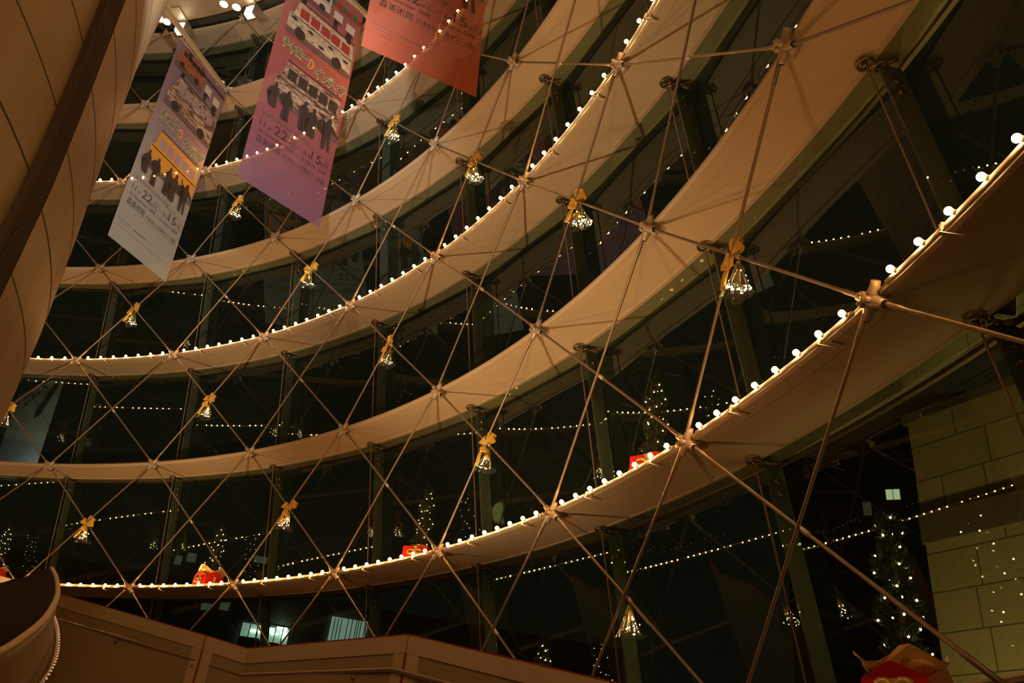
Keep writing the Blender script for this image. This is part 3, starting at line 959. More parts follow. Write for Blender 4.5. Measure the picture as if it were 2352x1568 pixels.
def silhouette(kind, h):
    """outline of a standing person, feet at 0,0, height h: list of (x,z)"""
    hd = [(.055 + .0, .84)] + [(.062 * cos(t), .925 + .075 * sin(t)) for t in [radians(q) for q in range(-50, 235, 35)]] + [(-.055, .84)]
    base = {
     0: [(-.13,0),(-.03,0),(-.02,.40),(.02,.40),(.05,0),(.15,0),(.10,.46),(.12,.60),(.15,.44),(.19,.45),(.16,.72),(.12,.80)] + hd + [(-.12,.80),(-.17,.72),(-.20,.46),(-.16,.44),(-.12,.60),(-.11,.45)],
     1: [(-.10,0),(.0,.02),(.02,0),(.10,0),(.17,.10),(.12,.46),(.13,.58),(.20,.44),(.23,.46),(.17,.70),(.12,.79)] + hd + [(-.12,.79),(-.25,.62),(-.31,.42),(-.27,.40),(-.13,.60),(-.12,.46),(-.17,.10)],
     2: [(-.14,0),(-.04,0),(-.01,.38),(.06,0),(.15,0),(.09,.46),(.10,.62),(.24,.60),(.34,.54),(.36,.59),(.25,.69),(.12,.80)] + hd + [(-.12,.80),(-.24,.88),(-.31,.98),(-.34,.95),(-.26,.80),(-.12,.66),(-.11,.44)]}[kind]
    return [(x * h * 0.92, z * h) for x, z in base]

def make_poster(name, a_i, r_top, r_bot, z_top, z_bot, stops, style, label, rleft_shift=0.0):
    a = az(a_i); rd = Vector((cos(a), sin(a), 0)); nrm = Vector((sin(a), -cos(a), 0))
    if (CAM - rd * 11).dot(nrm) < 0: nrm = -nrm
    H = z_top - z_bot; Wd = 1.70
    # local frame: x along the radius (inner edge = left), z up, origin at lower inner corner, slight swing
    org = rd * r_bot + Vector((0, 0, z_bot))
    top = rd * r_top + Vector((0, 0, z_top))
    e = empty('poster_banner', org)
    upv = (top - org).normalized(); xv = (rd - upv * rd.dot(upv)).normalized()
    yv = upv.cross(xv)
    e.matrix_world = Matrix((xv, yv, upv)).transposed().to_4x4(); e.location = org
    front = -1 if yv.dot(CAM - org) < 0 else 1
    front = 1 if yv.dot(CAM - org) > 0 else -1
    L = (top - org).length
    cloth = MB()
    nu, nv = 9, 30
    for side in (0,):
        cloth.grid(lambda i, j: (Wd * i / (nu - 1), 0.0, L * j / (nv - 1)), nu, nv)
    o = cloth.build('fabric', poster_mat(name + '_fabric', stops), e)
    yo = [0.004 * front]
    def lay():
        yo[0] += 0.0012 * front; return yo[0]
    def shape(nm, poly, m):
        y = lay()
        vs = [(x, y, z) for x, z in poly]
        n_ = len(vs)
        bm = bmesh.new(); bv = [bm.verts.new(v) for v in vs]
        f = bm.faces.new(bv)
        bmesh.ops.triangulate(bm, faces=[f])
        me = bpy.data.meshes.new(nm); bm.to_mesh(me); bm.free(); me.materials.append(m)
        ob = bpy.data.objects.new(nm, me); COL.objects.link(ob); ob.parent = e
        return ob
    def rect(x0, z0, x1, z1): return [(x0, z0), (x1, z0), (x1, z1), (x0, z1)]
    def multi(nm, polys, m):
        y = lay(); bm = bmesh.new()
        for poly in polys:
            f = bm.faces.new([bm.verts.new((x, y, z)) for x, z in poly])
        bmesh.ops.triangulate(bm, faces=bm.faces[:])
        me = bpy.data.meshes.new(nm); bm.to_mesh(me); bm.free(); me.materials.append(m)
        ob = bpy.data.objects.new(nm, me); COL.objects.link(ob); ob.parent = e
        return ob
    def text(s, x, z, size, m, wid=None, nm='lettering', bold=0.0):
        me = text_mesh(s, size, bold=bold)
        xs = [v.co.x for v in me.vertices]
        if not xs: return
        w0 = max(xs) - min(xs); sx = (wid / w0) if wid else 1.0
        y = lay()
        for v in me.vertices:
            v.co = Vector((x + (v.co.x - min(xs)) * sx, y, z + v.co.y))
        me.materials.clear(); me.materials.append(m)
        ob = bpy.data.objects.new(nm, me); COL.objects.link(ob); ob.parent = e
        return ob
    def circle(cx, cz, r, n_=20): return [(cx + r * cos(2 * pi * j / n_), cz + r * sin(2 * pi * j / n_)) for j in range(n_)]
    def ringpoly(nm, cx, cz, r, w_, m):
        polys = []
        for j in range(24):
            t0 = 2 * pi * j / 24; t1 = 2 * pi * (j + 1) / 24
            polys.append([(cx + r * cos(t0), cz + r * sin(t0)), (cx + (r + w_) * cos(t0), cz + (r + w_) * sin(t0)), (cx + (r + w_) * cos(t1), cz + (r + w_) * sin(t1)), (cx + r * cos(t1), cz + r * sin(t1))])
        return multi(nm, polys, m)
    # --- foot of the poster
    multi('red_rule', [rect(0.05, 0.325, Wd - 0.05, 0.331)], REDINK)
    multi('small_print', [rect(0.10 + 0.05 * j, 0.47, 0.13 + 0.05 * j, 0.485) for j in range(7)] + [rect(0.50, 0.455, 0.86, 0.475)] + [rect(0.12, 0.41, 0.40, 0.418)] + [rect(0.9, 0.46, 1.0, 0.468)], GREYINK)
    text('森美術館', 0.13, 0.86, 0.17, INK, 0.50)
    text('(六本木ヒルズ森タワー 53階)', 0.68, 0.86, 0.11, INK, 0.92)
    multi('rule', [rect(0.70, 0.82, 1.58, 0.826)], GREYINK)
    text('22 November, 2008 — 15 March, 2009', 0.13, 1.06, 0.10, INK, 1.45)
    text('11', 0.13, 1.19, 0.17, INK); text('月', 0.29, 1.19, 0.09, INK)
    text('22', 0.42, 1.19, 0.27, INK, 0.27); text('日', 0.70, 1.19, 0.08, INK)
    text('土', 0.795, 1.215, 0.09, INK); ringpoly('ring_mark', 0.845, 1.25, 0.078, 0.006, INK)
    multi('dash', [rect(0.95, 1.25, 1.06, 1.256)], INK)
    text('3', 1.06, 1.19, 0.13, INK); text('月', 1.135, 1.19, 0.08, INK)
    text('15', 1.22, 1.19, 0.26, INK, 0.22); text('日', 1.45, 1.19, 0.07, INK)
    text('日', 1.533, 1.215, 0.09, INK); ringpoly('ring_mark', 1.58, 1.25, 0.075, 0.006, INK)
    text('森美術館開館5周年記念展', 0.12, 1.44, 0.085, GREYINK, 1.0)
    multi('rule', [rect(1.05, 1.41, 1.62, 1.416), rect(1.05, 1.44, 1.35, 1.446)], GREYINK)
    # --- people standing in front of the lower vehicle
    ppl = [(0.24, 1.66, 0.56, 1), (0.52, 1.56, 0.66, 0), (0.88, 1.60, 0.66, 0), (1.08, 1.58, 0.66, 1), (1.44, 1.54, 0.72, 2)]
    # --- lower vehicle (drawn before the people so they stand in front)
    def vehicle(x0, z0, wv, hv, body, roof, nm):
        multi(nm + '_shadow', [[(x0 - 0.02, z0 - 0.12), (x0 + wv * 1.03, z0 - 0.12), (x0 + wv * 1.03, z0 - 0.02), (x0 - 0.02, z0 - 0.02)]], GREYINK)
        shape(nm, [(x0, z0), (x0 + wv, z0), (x0 + wv, z0 + hv * 0.60), (x0 + wv * 0.97, z0 + hv), (x0 + wv * 0.10, z0 + hv), (x0 + wv * 0.06, z0 + hv * 0.55), (x0, z0 + hv * 0.48)], body)
        multi('print_window', [rect(x0 + wv * (0.14 + 0.165 * j), z0 + hv * 0.56, x0 + wv * (0.275 + 0.165 * j), z0 + hv * 0.86) for j in range(5)], roof)
        multi('print_roof_rack', [rect(x0 + wv * 0.10, z0 + hv * 1.03, x0 + wv * 0.97, z0 + hv * 1.06)] + [rect(x0 + wv * (0.12 + 0.12 * j), z0 + hv, x0 + wv * (0.13 + 0.12 * j), z0 + hv * 1.05) for j in range(8)], INK)
        multi('print_wheel', [circle(x0 + wv * 0.20, z0 + 0.01, hv * 0.17), circle(x0 + wv * 0.78, z0 + 0.01, hv * 0.17)], INK)
        multi('print_band', [rect(x0 + 0.02, z0 + hv * 0.44, x0 + wv, z0 + hv * 0.47)], INK)
    if style == 0:
        vehicle(0.20, 1.98, 1.42, 0.80, YELLOW, SKYP, 'print_bus')
    else:
        vehicle(0.20, 1.98, 1.42, 0.82, COLL_BROWN, INK, 'print_bus')
    for (px_, pz_, ph_, kd) in ppl:
        sp = silhouette(kd, ph_)
        shape('print_figure', [(x + px_, z + pz_) for x, z in sp], INK)
    # --- title
    multi('print_title_glow', [rect(0.20, 2.99, 0.80, 3.24), rect(0.86, 2.93, 1.56, 3.16)], CREAMINK) if False else None
    text('チャロー', 0.14, 3.04, 0.27, CREAMINK, 0.58, bold=0.022); text('チャロー', 0.15, 3.05, 0.255, GREEN, 0.56, bold=0.009)
    def crescent(cx, cz, r, w_, grow):
        a_ = [radians(q) for q in range(-62, 63, 14)]
        return [(cx + (r + grow) * cos(t), cz + (r + grow) * sin(t)) for t in a_] + [(cx - w_ - grow + r * cos(t) * 1.0, cz + (r - 0.0) * sin(t)) for t in reversed(a_[1:-1])]
    shape('print_crescent', crescent(0.68, 3.10, 0.16, 0.05, 0.012), CREAMINK)
    shape('print_crescent', crescent(0.68, 3.10, 0.155, 0.035, 0.0), ORANGE)
    text('インディア', 0.90, 2.91, 0.28, CREAMINK, 0.74, bold=0.022); text('インディア', 0.91, 2.92, 0.265, GREEN, 0.72, bold=0.009)
    text('チャロー', 0.55, 3.30, 0.10, ORANGE, 0.40) if False else None
    text('CHALO! INDIA', 0.62, 3.25, 0.11, ORANGE, 0.80)
    text('A NEW ERA OF INDIAN ART', 0.16, 2.93, 0.055, GREEN, 0.66)
    text('インド美術の新時代', 0.96, 2.83, 0.065, GREYINK, 0.60)
    # --- upper vehicle and crowd
    if L > 3.6 or True:
        vehicle(0.12, 3.52, 1.50, 0.72, COLL_COW if style else COLL_BROWN, SKYP if style == 0 else REDINK, 'print_truck')
        if style:
            rr = random.Random(4)
            multi('print_patch', [[(cx + 0.09 * rr.uniform(.5, 1) * cos(t), cz + 0.05 * rr.uniform(.5, 1) * sin(t)) for t in [2 * pi * q / 9 for q in range(9)]] for cx, cz in ((0.4, 3.62), (0.62, 3.74), (0.9, 3.6), (1.1, 3.76), (1.3, 3.62), (1.48, 3.72), (0.25, 3.78))], INK)
        for (px_, pz_, ph_, kd) in ((0.35, 4.28, 0.40, 0), (1.10, 4.25, 0.34, 2), (1.45, 4.18, 0.36, 1)):
            shape('print_figure', [(x + px_, z + pz_) for x, z in silhouette(kd, ph_)], INK)
        vehicle(0.06, 4.50, 0.85, 0.44, COLL_ORANGE if style == 0 else WHITEP, INK, 'print_car')
        multi('print_white_panel', [rect(1.0, 4.50, 1.22, 4.70), rect(1.32, 4.44, 1.54, 4.64)], WHITEP)
        if style:
            multi('print_bunting', [rect(0.9 + 0.13 * j, 4.80, 1.0 + 0.13 * j, 4.95) for j in range(0, 6, 2)], GREEN)
            multi('print_bunting', [rect(0.9 + 0.13 * j, 4.80, 1.0 + 0.13 * j, 4.95) for j in range(1, 6, 2)], REDINK)
        else:
            multi('print_skyline', [rect(0.35, 4.80, 1.66, 4.86), rect(0.30, 4.84, 0.42, 4.95)], INK)
    # top hem with hanging clips
    MB().tube([(0, 0, L), (Wd, 0, L)], 0.014, 8).build('top_batten', M['housing'], e, True)
    for x in (0.12, Wd - 0.12):
        MB().tube([(x, 0, L), (x, 0, L + 0.16)], 0.004, 6).build('hanging_cord', M['black'], e)
    tag(e, label, 'poster', 'exhibition posters hung from beams')
    return e
make_poster('lilac', -5, 10.07, 10.36, 15.48, 10.40, [(0.0, (0.50, 0.62, 0.66)), (0.35, (0.52, 0.58, 0.66)), (0.6, (0.42, 0.38, 0.50)), (1.0, (0.42, 0.30, 0.40))], 0,
            'hanging poster in lilac and white with a yellow bus, leftmost of three')
make_poster('pink', -3, 9.55, 9.87, 15.45, 10.22, [(0.0, (0.26, 0.15, 0.27)), (0.25, (0.40, 0.15, 0.22)), (0.6, (0.56, 0.19, 0.20)), (1.0, (0.62, 0.26, 0.27))], 1,
            'hanging pink poster with printed trucks and figures, middle of three')
make_poster('salmon', -1, 9.60, 9.91, 15.45, 10.24, [(0.0, (0.56, 0.15, 0.10)), (0.3, (0.58, 0.20, 0.16)), (1.0, (0.58, 0.26, 0.25))], 1,
            'hanging salmon red poster cut off by the top picture edge, rightmost')
for i, nm in ((-5, 'above the lilac poster'), (-3, 'above the pink poster'), (-1, 'above the salmon poster, out of view')):
    a = az(i); rd = Vector((cos(a), sin(a), 0))
    p1 = RP(6, i, -0.10, 0.02); p0 = rd * 9.0 + Vector((0, 0, 15.66))
    o = MB().box((p0 + p1) / 2, ((p1 - p0).length, 0.07, 0.10), frame_rot(p1 - p0, (0, 0, 1))).build('hanging_beam', M['beam'])
    tag(o, 'pale painted beam reaching inward from the ring %s' % nm, 'beam', 'poster beams')

# ------------------------------------------------------------------ stair balustrade across the bottom
BT = [(-150, 1276, 13.2), (0, 1322, 12.3), (130, 1362, 11.0), (475, 1460, 9.35), (570, 1490, 9.0), (940, 1458, 7.40), (1410, 1568, 6.0), (1760, 1660, 5.2)]
tp = [at(x, y, d) for x, y, d in BT]
bal = empty('stair_balustrade', (tp[4].x, tp[4].y, 0.0)); bo = Vector(bal.location)
def towards(p): 
    v = CAM - p; v.z = 0; return v.normalized()
def slab(pa, pb, z_drop0, z_drop1, th, off):
    """vertical board below the line pa-pb from drop0 to drop1 under the top line"""
    d = (pb - pa); d.z = 0; nrm = Vector((d.y, -d.x, 0)).normalized()
    if nrm.dot(CAM - pa) < 0: nrm = -nrm
    f = nrm * off; bk = nrm * (off - th)
    vs = []
    for s_ in (f, bk):
        for (p, dr) in ((pa, z_drop0), (pb, z_drop0), (pb, z_drop1), (pa, z_drop1)):
            q = p + s_; vs.append(Vector((q.x, q.y, (p.z - dr) if dr is not None else 0.02)) - bo)
    return MB().add(vs, [(0, 1, 2, 3), (7, 6, 5, 4), (0, 4, 5, 1), (1, 5, 6, 2), (2, 6, 7, 3), (3, 7, 4, 0)])
groups = [(0, 3), (3, 5), (5, 7)]
for (g0, g1) in groups:
    pm = MB(); bm_ = MB(); rm = MB()
    for q in range(g0, g1):
        s = slab(tp[q], tp[q + 1], 0.0, None, 0.05, 0.0); pm.add(s.v, s.f)
        s = slab(tp[q], tp[q + 1], 0.0, 0.15, 0.012, 0.012); bm_.add(s.v, s.f)
        s = slab(tp[q] + Vector((0, 0, 0.010)), tp[q + 1] + Vector((0, 0, 0.010)), 0.0, 0.010, 0.07, 0.014); rm.add(s.v, s.f)
    pn = pm.build('board', M['panel'], bal)
    bm_.build('top_band', M['panelband'], pn)
    rm.build('red_edge', M['redline'], pn)
# upright joint bands and red seals at the two seams
for q in (3, 5):
    p = tp[q]; dprev = (tp[q] - tp[q - 1]).normalized(); dnext = (tp[q + 1] - tp[q]).normalized()
    for d, sg in ((dprev, -1), (dnext, 1)):
        a = p + d * sg * 0.018; c = p + d * sg * 0.16
        if sg < 0: a, c = c, a
        slab(a, c, 0.14, None, 0.012, 0.010).build('joint_band', M['panelband'], bal)
    slab(p - dprev * 0.010, p + dprev * 0.010, 0.0, None, 0.03, 0.012).build('red_seal', M['redline'], bal)
HR = [(120, 1415, 10.85), (275, 1462, 10.0), (440, 1513, 9.3), (555, 1550, 8.88), (730, 1543, 8.05), (905, 1537, 7.30), (1020, 1568, 6.85), (1250, 1632, 6.2)]
hp = [at(x, y, d) - bo for x, y, d in HR]
MB().tube(hp, 0.021, 12).build('handrail', M['steel'], bal, True)
for (x, y, d) in ((270, 1460, 10.03), (447, 1515, 9.27), (815, 1540, 7.68)):
    p = at(x, y, d) - bo
    b = MB()
    tw = towards(p + bo)
    b.tube([p + Vector((0, 0, -0.015)), p + Vector((0, 0, -0.05)), p - tw * 0.02 + Vector((0, 0, -0.075)), p - tw * 0.16 + Vector((0, 0, -0.075))], 0.011, 8)
    b.ball(p + Vector((0, 0, -0.06)) + tw * 0.004, 0.024, 10, 8)
    b.build('rail_bracket', M['bracket'], bal, True)
tag(bal, 'beige panelled stair balustrade with a handrail along the bottom of the picture', 'balustrade')

# ------------------------------------------------------------------ curved parapet at the lower left
def spline(pts, n_):
    out = []
    m_ = len(pts)
    for s_ in range(n_):
        t = s_ / (n_ - 1) * (m_ - 1); i = min(int(t), m_ - 2); f = t - i
        p0 = pts[max(i - 1, 0)]; p1 = pts[i]; p2 = pts[i + 1]; p3 = pts[min(i + 2, m_ - 1)]
        out.append(0.5 * ((2 * p1) + (p2 - p0) * f + (2 * p0 - 5 * p1 + 4 * p2 - p3) * f * f + (3 * p1 - p0 - 3 * p2 + p3) * f ** 3))
    return out
edge_px = [(-120, 1556, 3.9), (0, 1496, 4.3), (52, 1463, 4.6), (100, 1422, 5.0), (127, 1378, 5.45), (131, 1352, 5.75), (127, 1326, 6.05), (118, 1307, 6.3)]
edge = spline([at(*p) for p in edge_px], 40)
left_px = [(-700, 1620, 2.6), (-560, 1560, 2.7), (-420, 1500, 2.9), (-330, 1460, 3.2), (-260, 1425, 3.6), (-190, 1398, 4.1), (-90, 1365, 4.8), (40, 1328, 5.7)]
left = spline([at(*p) for p in left_px], 40)
par = empty('curved_parapet', (edge[0].x, edge[0].y, 0.0)); po = Vector(par.location)
def PS(i, j):
    t = j / 11; p = edge[i].lerp(left[i], t)
    out = ray(200, 1400); 
    return p + Vector((out.x, out.y, 0)).normalized() * (0.35 * sin(pi * min(1, t)) * (1 - i / 45)) - po
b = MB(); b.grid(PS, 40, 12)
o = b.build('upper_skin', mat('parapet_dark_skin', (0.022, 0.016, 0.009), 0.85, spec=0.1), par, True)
md = o.modifiers.new('thickness', 'SOLIDIFY'); md.thickness = 0.03; md.offset = 0
MB().tube([p - po for p in edge], 0.021, 10).build('edge_trim', M['edge'], par, True)
# lower skin under the edge, curving down out of the picture
low_px = [(-160, 1800, 4.3), (-80, 1790, 4.5), (-10, 1740, 4.7), (40, 1650, 5.0), (84, 1565, 5.35), (110, 1510, 5.75), (118, 1465, 6.1), (116, 1425, 6.4)]
low = spline([at(*p) for p in low_px], 40)
e2 = spline([at(x, y, d + 0.05) for x, y, d in edge_px[:5]] + [at(122, 1384, 5.75), at(118, 1392, 6.0), at(116, 1398, 6.3)], 40)
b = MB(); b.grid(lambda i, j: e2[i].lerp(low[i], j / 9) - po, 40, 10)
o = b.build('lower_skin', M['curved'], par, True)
md = o.modifiers.new('thickness', 'SOLIDIFY'); md.thickness = 0.03; md.offset = 0
h2 = spline([at(x, y, d) for x, y, d in ((118, 1413, 6.3), (126, 1440, 6.05), (130, 1465, 5.8), (127, 1500, 5.5), (117, 1532, 5.25), (98, 1563, 5.05), (60, 1610, 4.8))], 30)
MB().tube([p - po for p in h2], 0.014, 10).build('handrail', M['steel'], par, True)
MB().tube([at(116, 1425, 6.28) - po, at(112, 1445, 6.33) - po, at(108, 1450, 6.4) - po], [0.012, 0.018, 0.022], 8).build('rail_bracket', M['bracket'], par, True)
beads = spline([at(x, y, d) for x, y, d in ((124, 1412, 6.27), (131, 1430, 6.05), (135.5, 1455, 5.8), (135, 1485, 5.5), (129, 1515, 5.3), (112, 1550, 5.1), (80, 1600, 4.85))], 30)
ls = MB().tube([p - po for p in beads], 0.0022, 5).build('bead_light_cord', M['wire'], None)
lse = empty('bead_light_string', po); ls.parent = lse
bead = MB().ball((0, 0, 0), 0.0062, 8, 6).build('bead_light', mat('bead_glow', (1, .8, .6), 0.3, emit=(1.0, 0.50, 0.28), estr=0.7, sampling='NONE'), lse, True)
for j, p in enumerate(beads):
    if j % 1: continue
    if j == 0: bead.location = p - po
    else: link_copy(bead, lse, p - po)
tag(par, 'dark curved parapet with a pale rim and short handrail at the lower left', 'parapet')
tag(lse, 'string of tiny beads of light along the curved handrail at lower left', 'light string')

# ------------------------------------------------------------------ outside the glass
# stone-clad building at the right
c0 = CAM + ray(2085, 975) * 10.5
ds = Vector((0.69317, -0.72077, 0)); nin = Vector((ds.y, -ds.x, 0))
if nin.dot(CAM - c0) < 0: nin = -nin
Lw = 9.0; Dp = 6.0
base0 = Vector((c0.x, c0.y, 0))
sb = empty('stone_building', base0)
def uvbox(name, m, parent, p0, dx, dy, L_, D_, z0, z1):
    mb = MB(); P0 = p0
    q = [P0, P0 + dx * L_, P0 + dx * L_ + dy * D_, P0 + dy * D_]
    vs = [Vector((v.x, v.y, z0)) for v in q] + [Vector((v.x, v.y, z1)) for v in q]
    mb.add(vs, [(0, 1, 5, 4), (1, 2, 6, 5), (2, 3, 7, 6), (3, 0, 4, 7), (4, 5, 6, 7)])
    o = mb.build(name, m, parent)
    uv = o.data.uv_layers.new(name='UVMap')
    for pl in o.data.polygons:
        for li in pl.loop_indices:
            co = o.data.vertices[o.data.loops[li].vertex_index].co
            n_ = pl.normal
            if abs(n_.z) > 0.5: uv.data[li].uv = (co.x, co.y)
            else:
                t = Vector((-n_.y, n_.x, 0)); uv.data[li].uv = (co.dot(t), co.z)
    return o
uvbox('stone_wall', M['stone'], sb, Vector((0, 0, 0)), ds, -nin, Lw, Dp, 0.0, c0.z)
zc_ = CAM.z + (at(2150, 1250, 10.0).z - CAM.z)
MB().box(ds * Lw / 2 + nin * 0.03 + Vector((0, 0, at(2150, 1268, 10.4).z)), (Lw, 0.06, 0.34), frame_rot(ds, (0, 0, 1))).build('dark_band', mat('dark_stone_band', (0.12, 0.10, 0.06), 0.8), sb)
MB().box(ds * Lw / 2 - nin * Dp / 2 + Vector((0, 0, c0.z + 0.06)), (Lw + 0.1, Dp + 0.1, 0.12), frame_rot(ds, (0, 0, 1))).build('coping', M['stone'], sb)
tag(sb, 'stone-tiled building outside the glass at the lower right', 'building')

# apartment tower beyond
tb = at(1985, 1300, 38.0); fdir = Vector((-tb.x + CAM.x, -tb.y + CAM.y, 0)).normalized(); sdir = Vector((fdir.y, -fdir.x, 0))
if sdir.dot(RGT) < 0: sdir = -sdir
tw_ = empty('apartment_tower', (tb.x, tb.y, 0))
M['tower'] = mat('tower_wall', (0.10, 0.095, 0.10), 0.9)
M['slab'] = mat('tower_slab', (0.30, 0.29, 0.33), 0.8)
R3 = frame_rot(sdir, (0, 0, 1))
MB().box(-fdir * 3 + sdir * 1.0 + Vector((0, 0, 11)), (8.6, 6, 22), R3).build('tower_wall', M['tower'], tw_)
for j in range(9):
    MB().box(fdir * 0.3 + sdir * (-1.4) + Vector((0, 0, 5.5 + 1.9 * j)), (2.6, 0.9, 0.16), R3).build('balcony', M['slab'], tw_)
    MB().box(fdir * 0.25 + sdir * 3.2 + Vector((0, 0, 5.1 + 1.9 * j)), (2.2, 0.7, 0.14), R3).build('balcony', M['slab'], tw_)
M['litwin'] = mat('lit_window', (0.9, 0.9, 0.7), 0.4, emit=(0.95, 1.0, 0.62), estr=0.55, sampling='NONE')
M['dimwin'] = mat('dim_lit_window', (0.5, 0.4, 0.3), 0.4, emit=(0.6, 0.45, 0.25), estr=0.06, sampling='NONE')
wp = at(2051, 1140, 37.2)
f = MB().box(Vector((wp.x, wp.y, wp.z)) - Vector(tw_.location), (0.60, 0.5, 0.52), R3).build('window_frame', M['slab'], tw_)
for sx in (-0.15, 0.15):
    MB().box(wp - Vector(tw_.location) + fdir * 0.26 + sdir * sx, (0.26, 0.04, 0.46), R3).build('lit_pane', M['litwin'], f)
wp = at(1992, 1168, 37.2)
MB().box(wp - Vector(tw_.location), (0.34, 0.6, 0.40), R3).build('dim_window', M['dimwin'], tw_)
wp = at(2133, 1334, 37.2)
MB().box(wp - Vector(tw_.location), (0.14, 0.6, 0.26), R3).build('dim_window', M['dimwin'], tw_)
tag(tw_, 'dark apartment tower with one lit window beyond the glass', 'building')

# low office building seen through the bottom panes
M['office'] = mat('office_wall', (0.16, 0.15, 0.12), 0.8)
M['officeglow'] = mat('office_interior', (0.6, 0.7, 0.62), 0.6, emit=(0.30, 0.46, 0.38), estr=0.7, sampling='NONE')
M['tube'] = mat('fluorescent_tube', (1, 1, 1), 0.4, emit=(0.85, 1.0, 0.92), estr=4.0, sampling='NONE')
M['mullion'] = mat('office_mullion', (0.03, 0.035, 0.03), 0.6)
M['curtain'] = mat('pale_curtain', (0.5, 0.6, 0.55), 0.8, emit=(0.36, 0.50, 0.42), estr=0.55, sampling='NONE')
oc = at(660, 1465, 30.0); of = (CAM - oc); of.z = 0; of.normalize(); os_ = Vector((of.y, -of.x, 0))
if os_.dot(RGT) < 0: os_ = -os_
ob = empty('office_building', (oc.x, oc.y, 0)); oo = Vector(ob.location)
R3 = frame_rot(os_, (0, 0, 1))
def on_face(x, y, off=0.0):
    v = ray(x, y); t = ((oc + of * off) - CAM).dot(of) / v.dot(of); return CAM + v * t - oo
MB().box(Vector((0, 0, 4.2)) - of * 3.6, (26, 6, 8.4), R3).build('facade', M['office'], ob)
def face_box(x0, y0, x1, y1, off, th, nm, m, parent):
    ctr = on_face((x0 + x1) / 2, (y0 + y1) / 2, off); dd = (ctr + oo - CAM).length / FPX * 0.86
    w = (x1 - x0) * dd; h = (y1 - y0) * dd
    return MB().box(ctr, (w, th, h), R3).build(nm, m, parent)
fr1 = face_box(548, 1437, 661, 1500, -0.5, 0.1, 'glowing_office', M['officeglow'], ob)
for (x0, y0, x1, y1) in ((634, 1440, 661, 1443), (613, 1444, 629, 1447), (575, 1447, 598, 1450), (643, 1452, 660, 1455), (621, 1454, 639, 1456), (645, 1462, 658, 1464)):
    face_box(x0, y0, x1, y1, -0.40, 0.08, 'ceiling_tube', M['tube'], fr1)
face_box(590, 1474, 640, 1492, -0.40, 0.1, 'desk_partition', M['office'], fr1)
face_box(545, 1463, 592, 1500, -0.40, 0.1, 'desk_partition', M['office'], fr1)
for x in (547, 567, 585, 603, 612, 628, 645, 662, 672):
    face_box(x - 1.0, 1432, x + 1.0, 1505, -0.15, 0.12, 'mullion', M['mullion'], ob)
face_box(530, 1430, 690, 1433, -0.12, 0.12, 'mullion', M['mullion'], ob)
cu_ = face_box(752, 1420, 842, 1500, -0.5, 0.1, 'lit_curtain', M['curtain'], ob)
for x in (762, 770, 778, 793, 803, 813, 818, 824, 834):
    face_box(x - 0.8, 1418, x + 0.8, 1505, -0.2, 0.1, 'mullion', M['mullion'], ob)
for (x0, y0, x1, y1) in ((462, 1386, 484, 1400), (506, 1378, 527, 1400), (402, 1276, 417, 1296), (430, 1270, 450, 1290), (583, 1278, 615, 1292)):
    face_box(x0, y0, x1, y1, -0.5, 0.16, 'dim_window', mat('dim_office_window', (0.4, 0.4, 0.3), 0.5, emit=(0.30, 0.36, 0.22), estr=0.14, sampling='NONE'), ob)
tag(ob, 'dark office building with lit windows beyond the bottom panes', 'building')
# small blue street sign
sp_ = at(258, 1374, 26.0); sg = empty('blue_led_sign', sp_); f2 = (CAM - sp_); f2.z = 0; f2.normalize(); s2 = Vector((f2.y, -f2.x, 0))
R3 = frame_rot(s2, (0, 0, 1))
MB().box((0, 0, 0), (0.52, 0.05, 0.10), R3).build('sign_box', M['black'], sg)
b = MB()
for j in range(7): b.box(s2 * (-0.16 + 0.055 * j) + f2 * 0.03, (0.036, 0.01, 0.055), R3)
b.build('blue_letters', mat('blue_led', (0.1, 0.1, 0.9), 0.4, emit=(0.22, 0.16, 0.9), estr=0.8, sampling='NONE'), sg)
MB().tube([(0, 0, -0.05), (0, 0, -sp_.z)], 0.03, 8).build('post', M['black'], sg)
tag(sg, 'small blue illuminated sign outside, just under the lowest lit ring at left', 'sign')

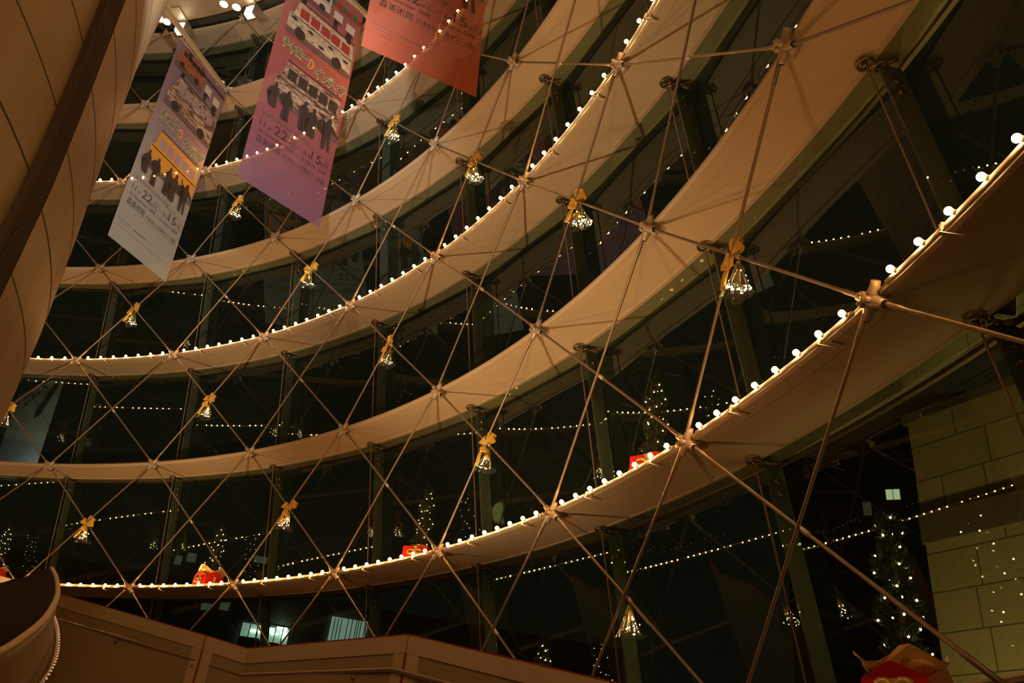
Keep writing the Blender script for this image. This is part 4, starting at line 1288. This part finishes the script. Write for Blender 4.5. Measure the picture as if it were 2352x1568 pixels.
# reflection of a banner with dark arrow, built as a sheet outside the glass
def free_quad(pxs, dep):
    return [at(x, y, d) for (x, y), d in zip(pxs, dep)]
bq = free_quad([(42, 905), (150, 862), (96, 1085), (-20, 1085)], (20.5, 20.0, 19.2, 19.7))
bz = empty('banner_reflection', sum(bq, Vector()) / 4); bo_ = Vector(bz.location)
nq = (bq[1] - bq[0]).cross(bq[3] - bq[0]).normalized()
bq[2] = bq[2] - nq * (bq[2] - bq[0]).dot(nq)
if nq.dot(CAM - bo_) < 0: nq = -nq
def bp(u, v, off=0.0):
    a = bq[3].lerp(bq[2], u); c = bq[0].lerp(bq[1], u); return a.lerp(c, v) + nq * off - bo_
def bpoly(nm, pts, off, m, th=0.01):
    vs = [bp(u, v, off) for u, v in pts] + [bp(u, v, off - th) for u, v in pts]; n_ = len(pts)
    fs = [tuple(range(n_)), tuple(range(2 * n_ - 1, n_ - 1, -1))] + [(j, (j + 1) % n_, n_ + (j + 1) % n_, n_ + j) for j in range(n_)]
    return MB().add(vs, fs).build(nm, m, bz)
bpoly('cloth', [(0, 0), (1, 0), (1, 1), (0, 1)], 0.0, mat('reflected_blue_cloth', (0.42, 0.50, 0.52), 0.7))
GREYB = mat('banner_dark_print', (0.05, 0.05, 0.05), 0.8)
bpoly('arrow', [(0.60, 0.58), (0.72, 0.60), (0.93, 0.88), (0.93, 0.96), (0.84, 0.93), (0.60, 0.66)], 0.03, GREYB)
tm = text_mesh('View', 1.0)
xs = [v.co.x for v in tm.vertices]; ys = [v.co.y for v in tm.vertices]
for v in tm.vertices:
    uu = (v.co.x - min(xs)) / (max(xs) - min(xs)); vv = (v.co.y - min(ys)) / (max(ys) - min(ys))
    co = bp(0.22 + 0.44 * (1 - uu) + 0.06 * vv, 0.72 + 0.20 * (1 - uu) + 0.08 * (1 - vv) , 0.03); v.co = co
tm.materials.clear(); tm.materials.append(GREYB)
to = bpy.data.objects.new('lettering', tm); COL.objects.link(to); to.parent = bz
MB().tube([bp(0, 1), bp(1, 1)], 0.03, 8).build('top_pole', M['rod'], bz, True)
tag(bz, 'reflection in the glass of a pale blue banner with a dark arrow, far left', 'banner')
spot('reflection_fill_spot', at(40, 1150, 18.3), at(70, 960, 19.9), 55, 110, 0.9, (1.0, 0.93, 0.90), 0.1)  # unseen lamp added to brighten the sheet that stands for the reflection
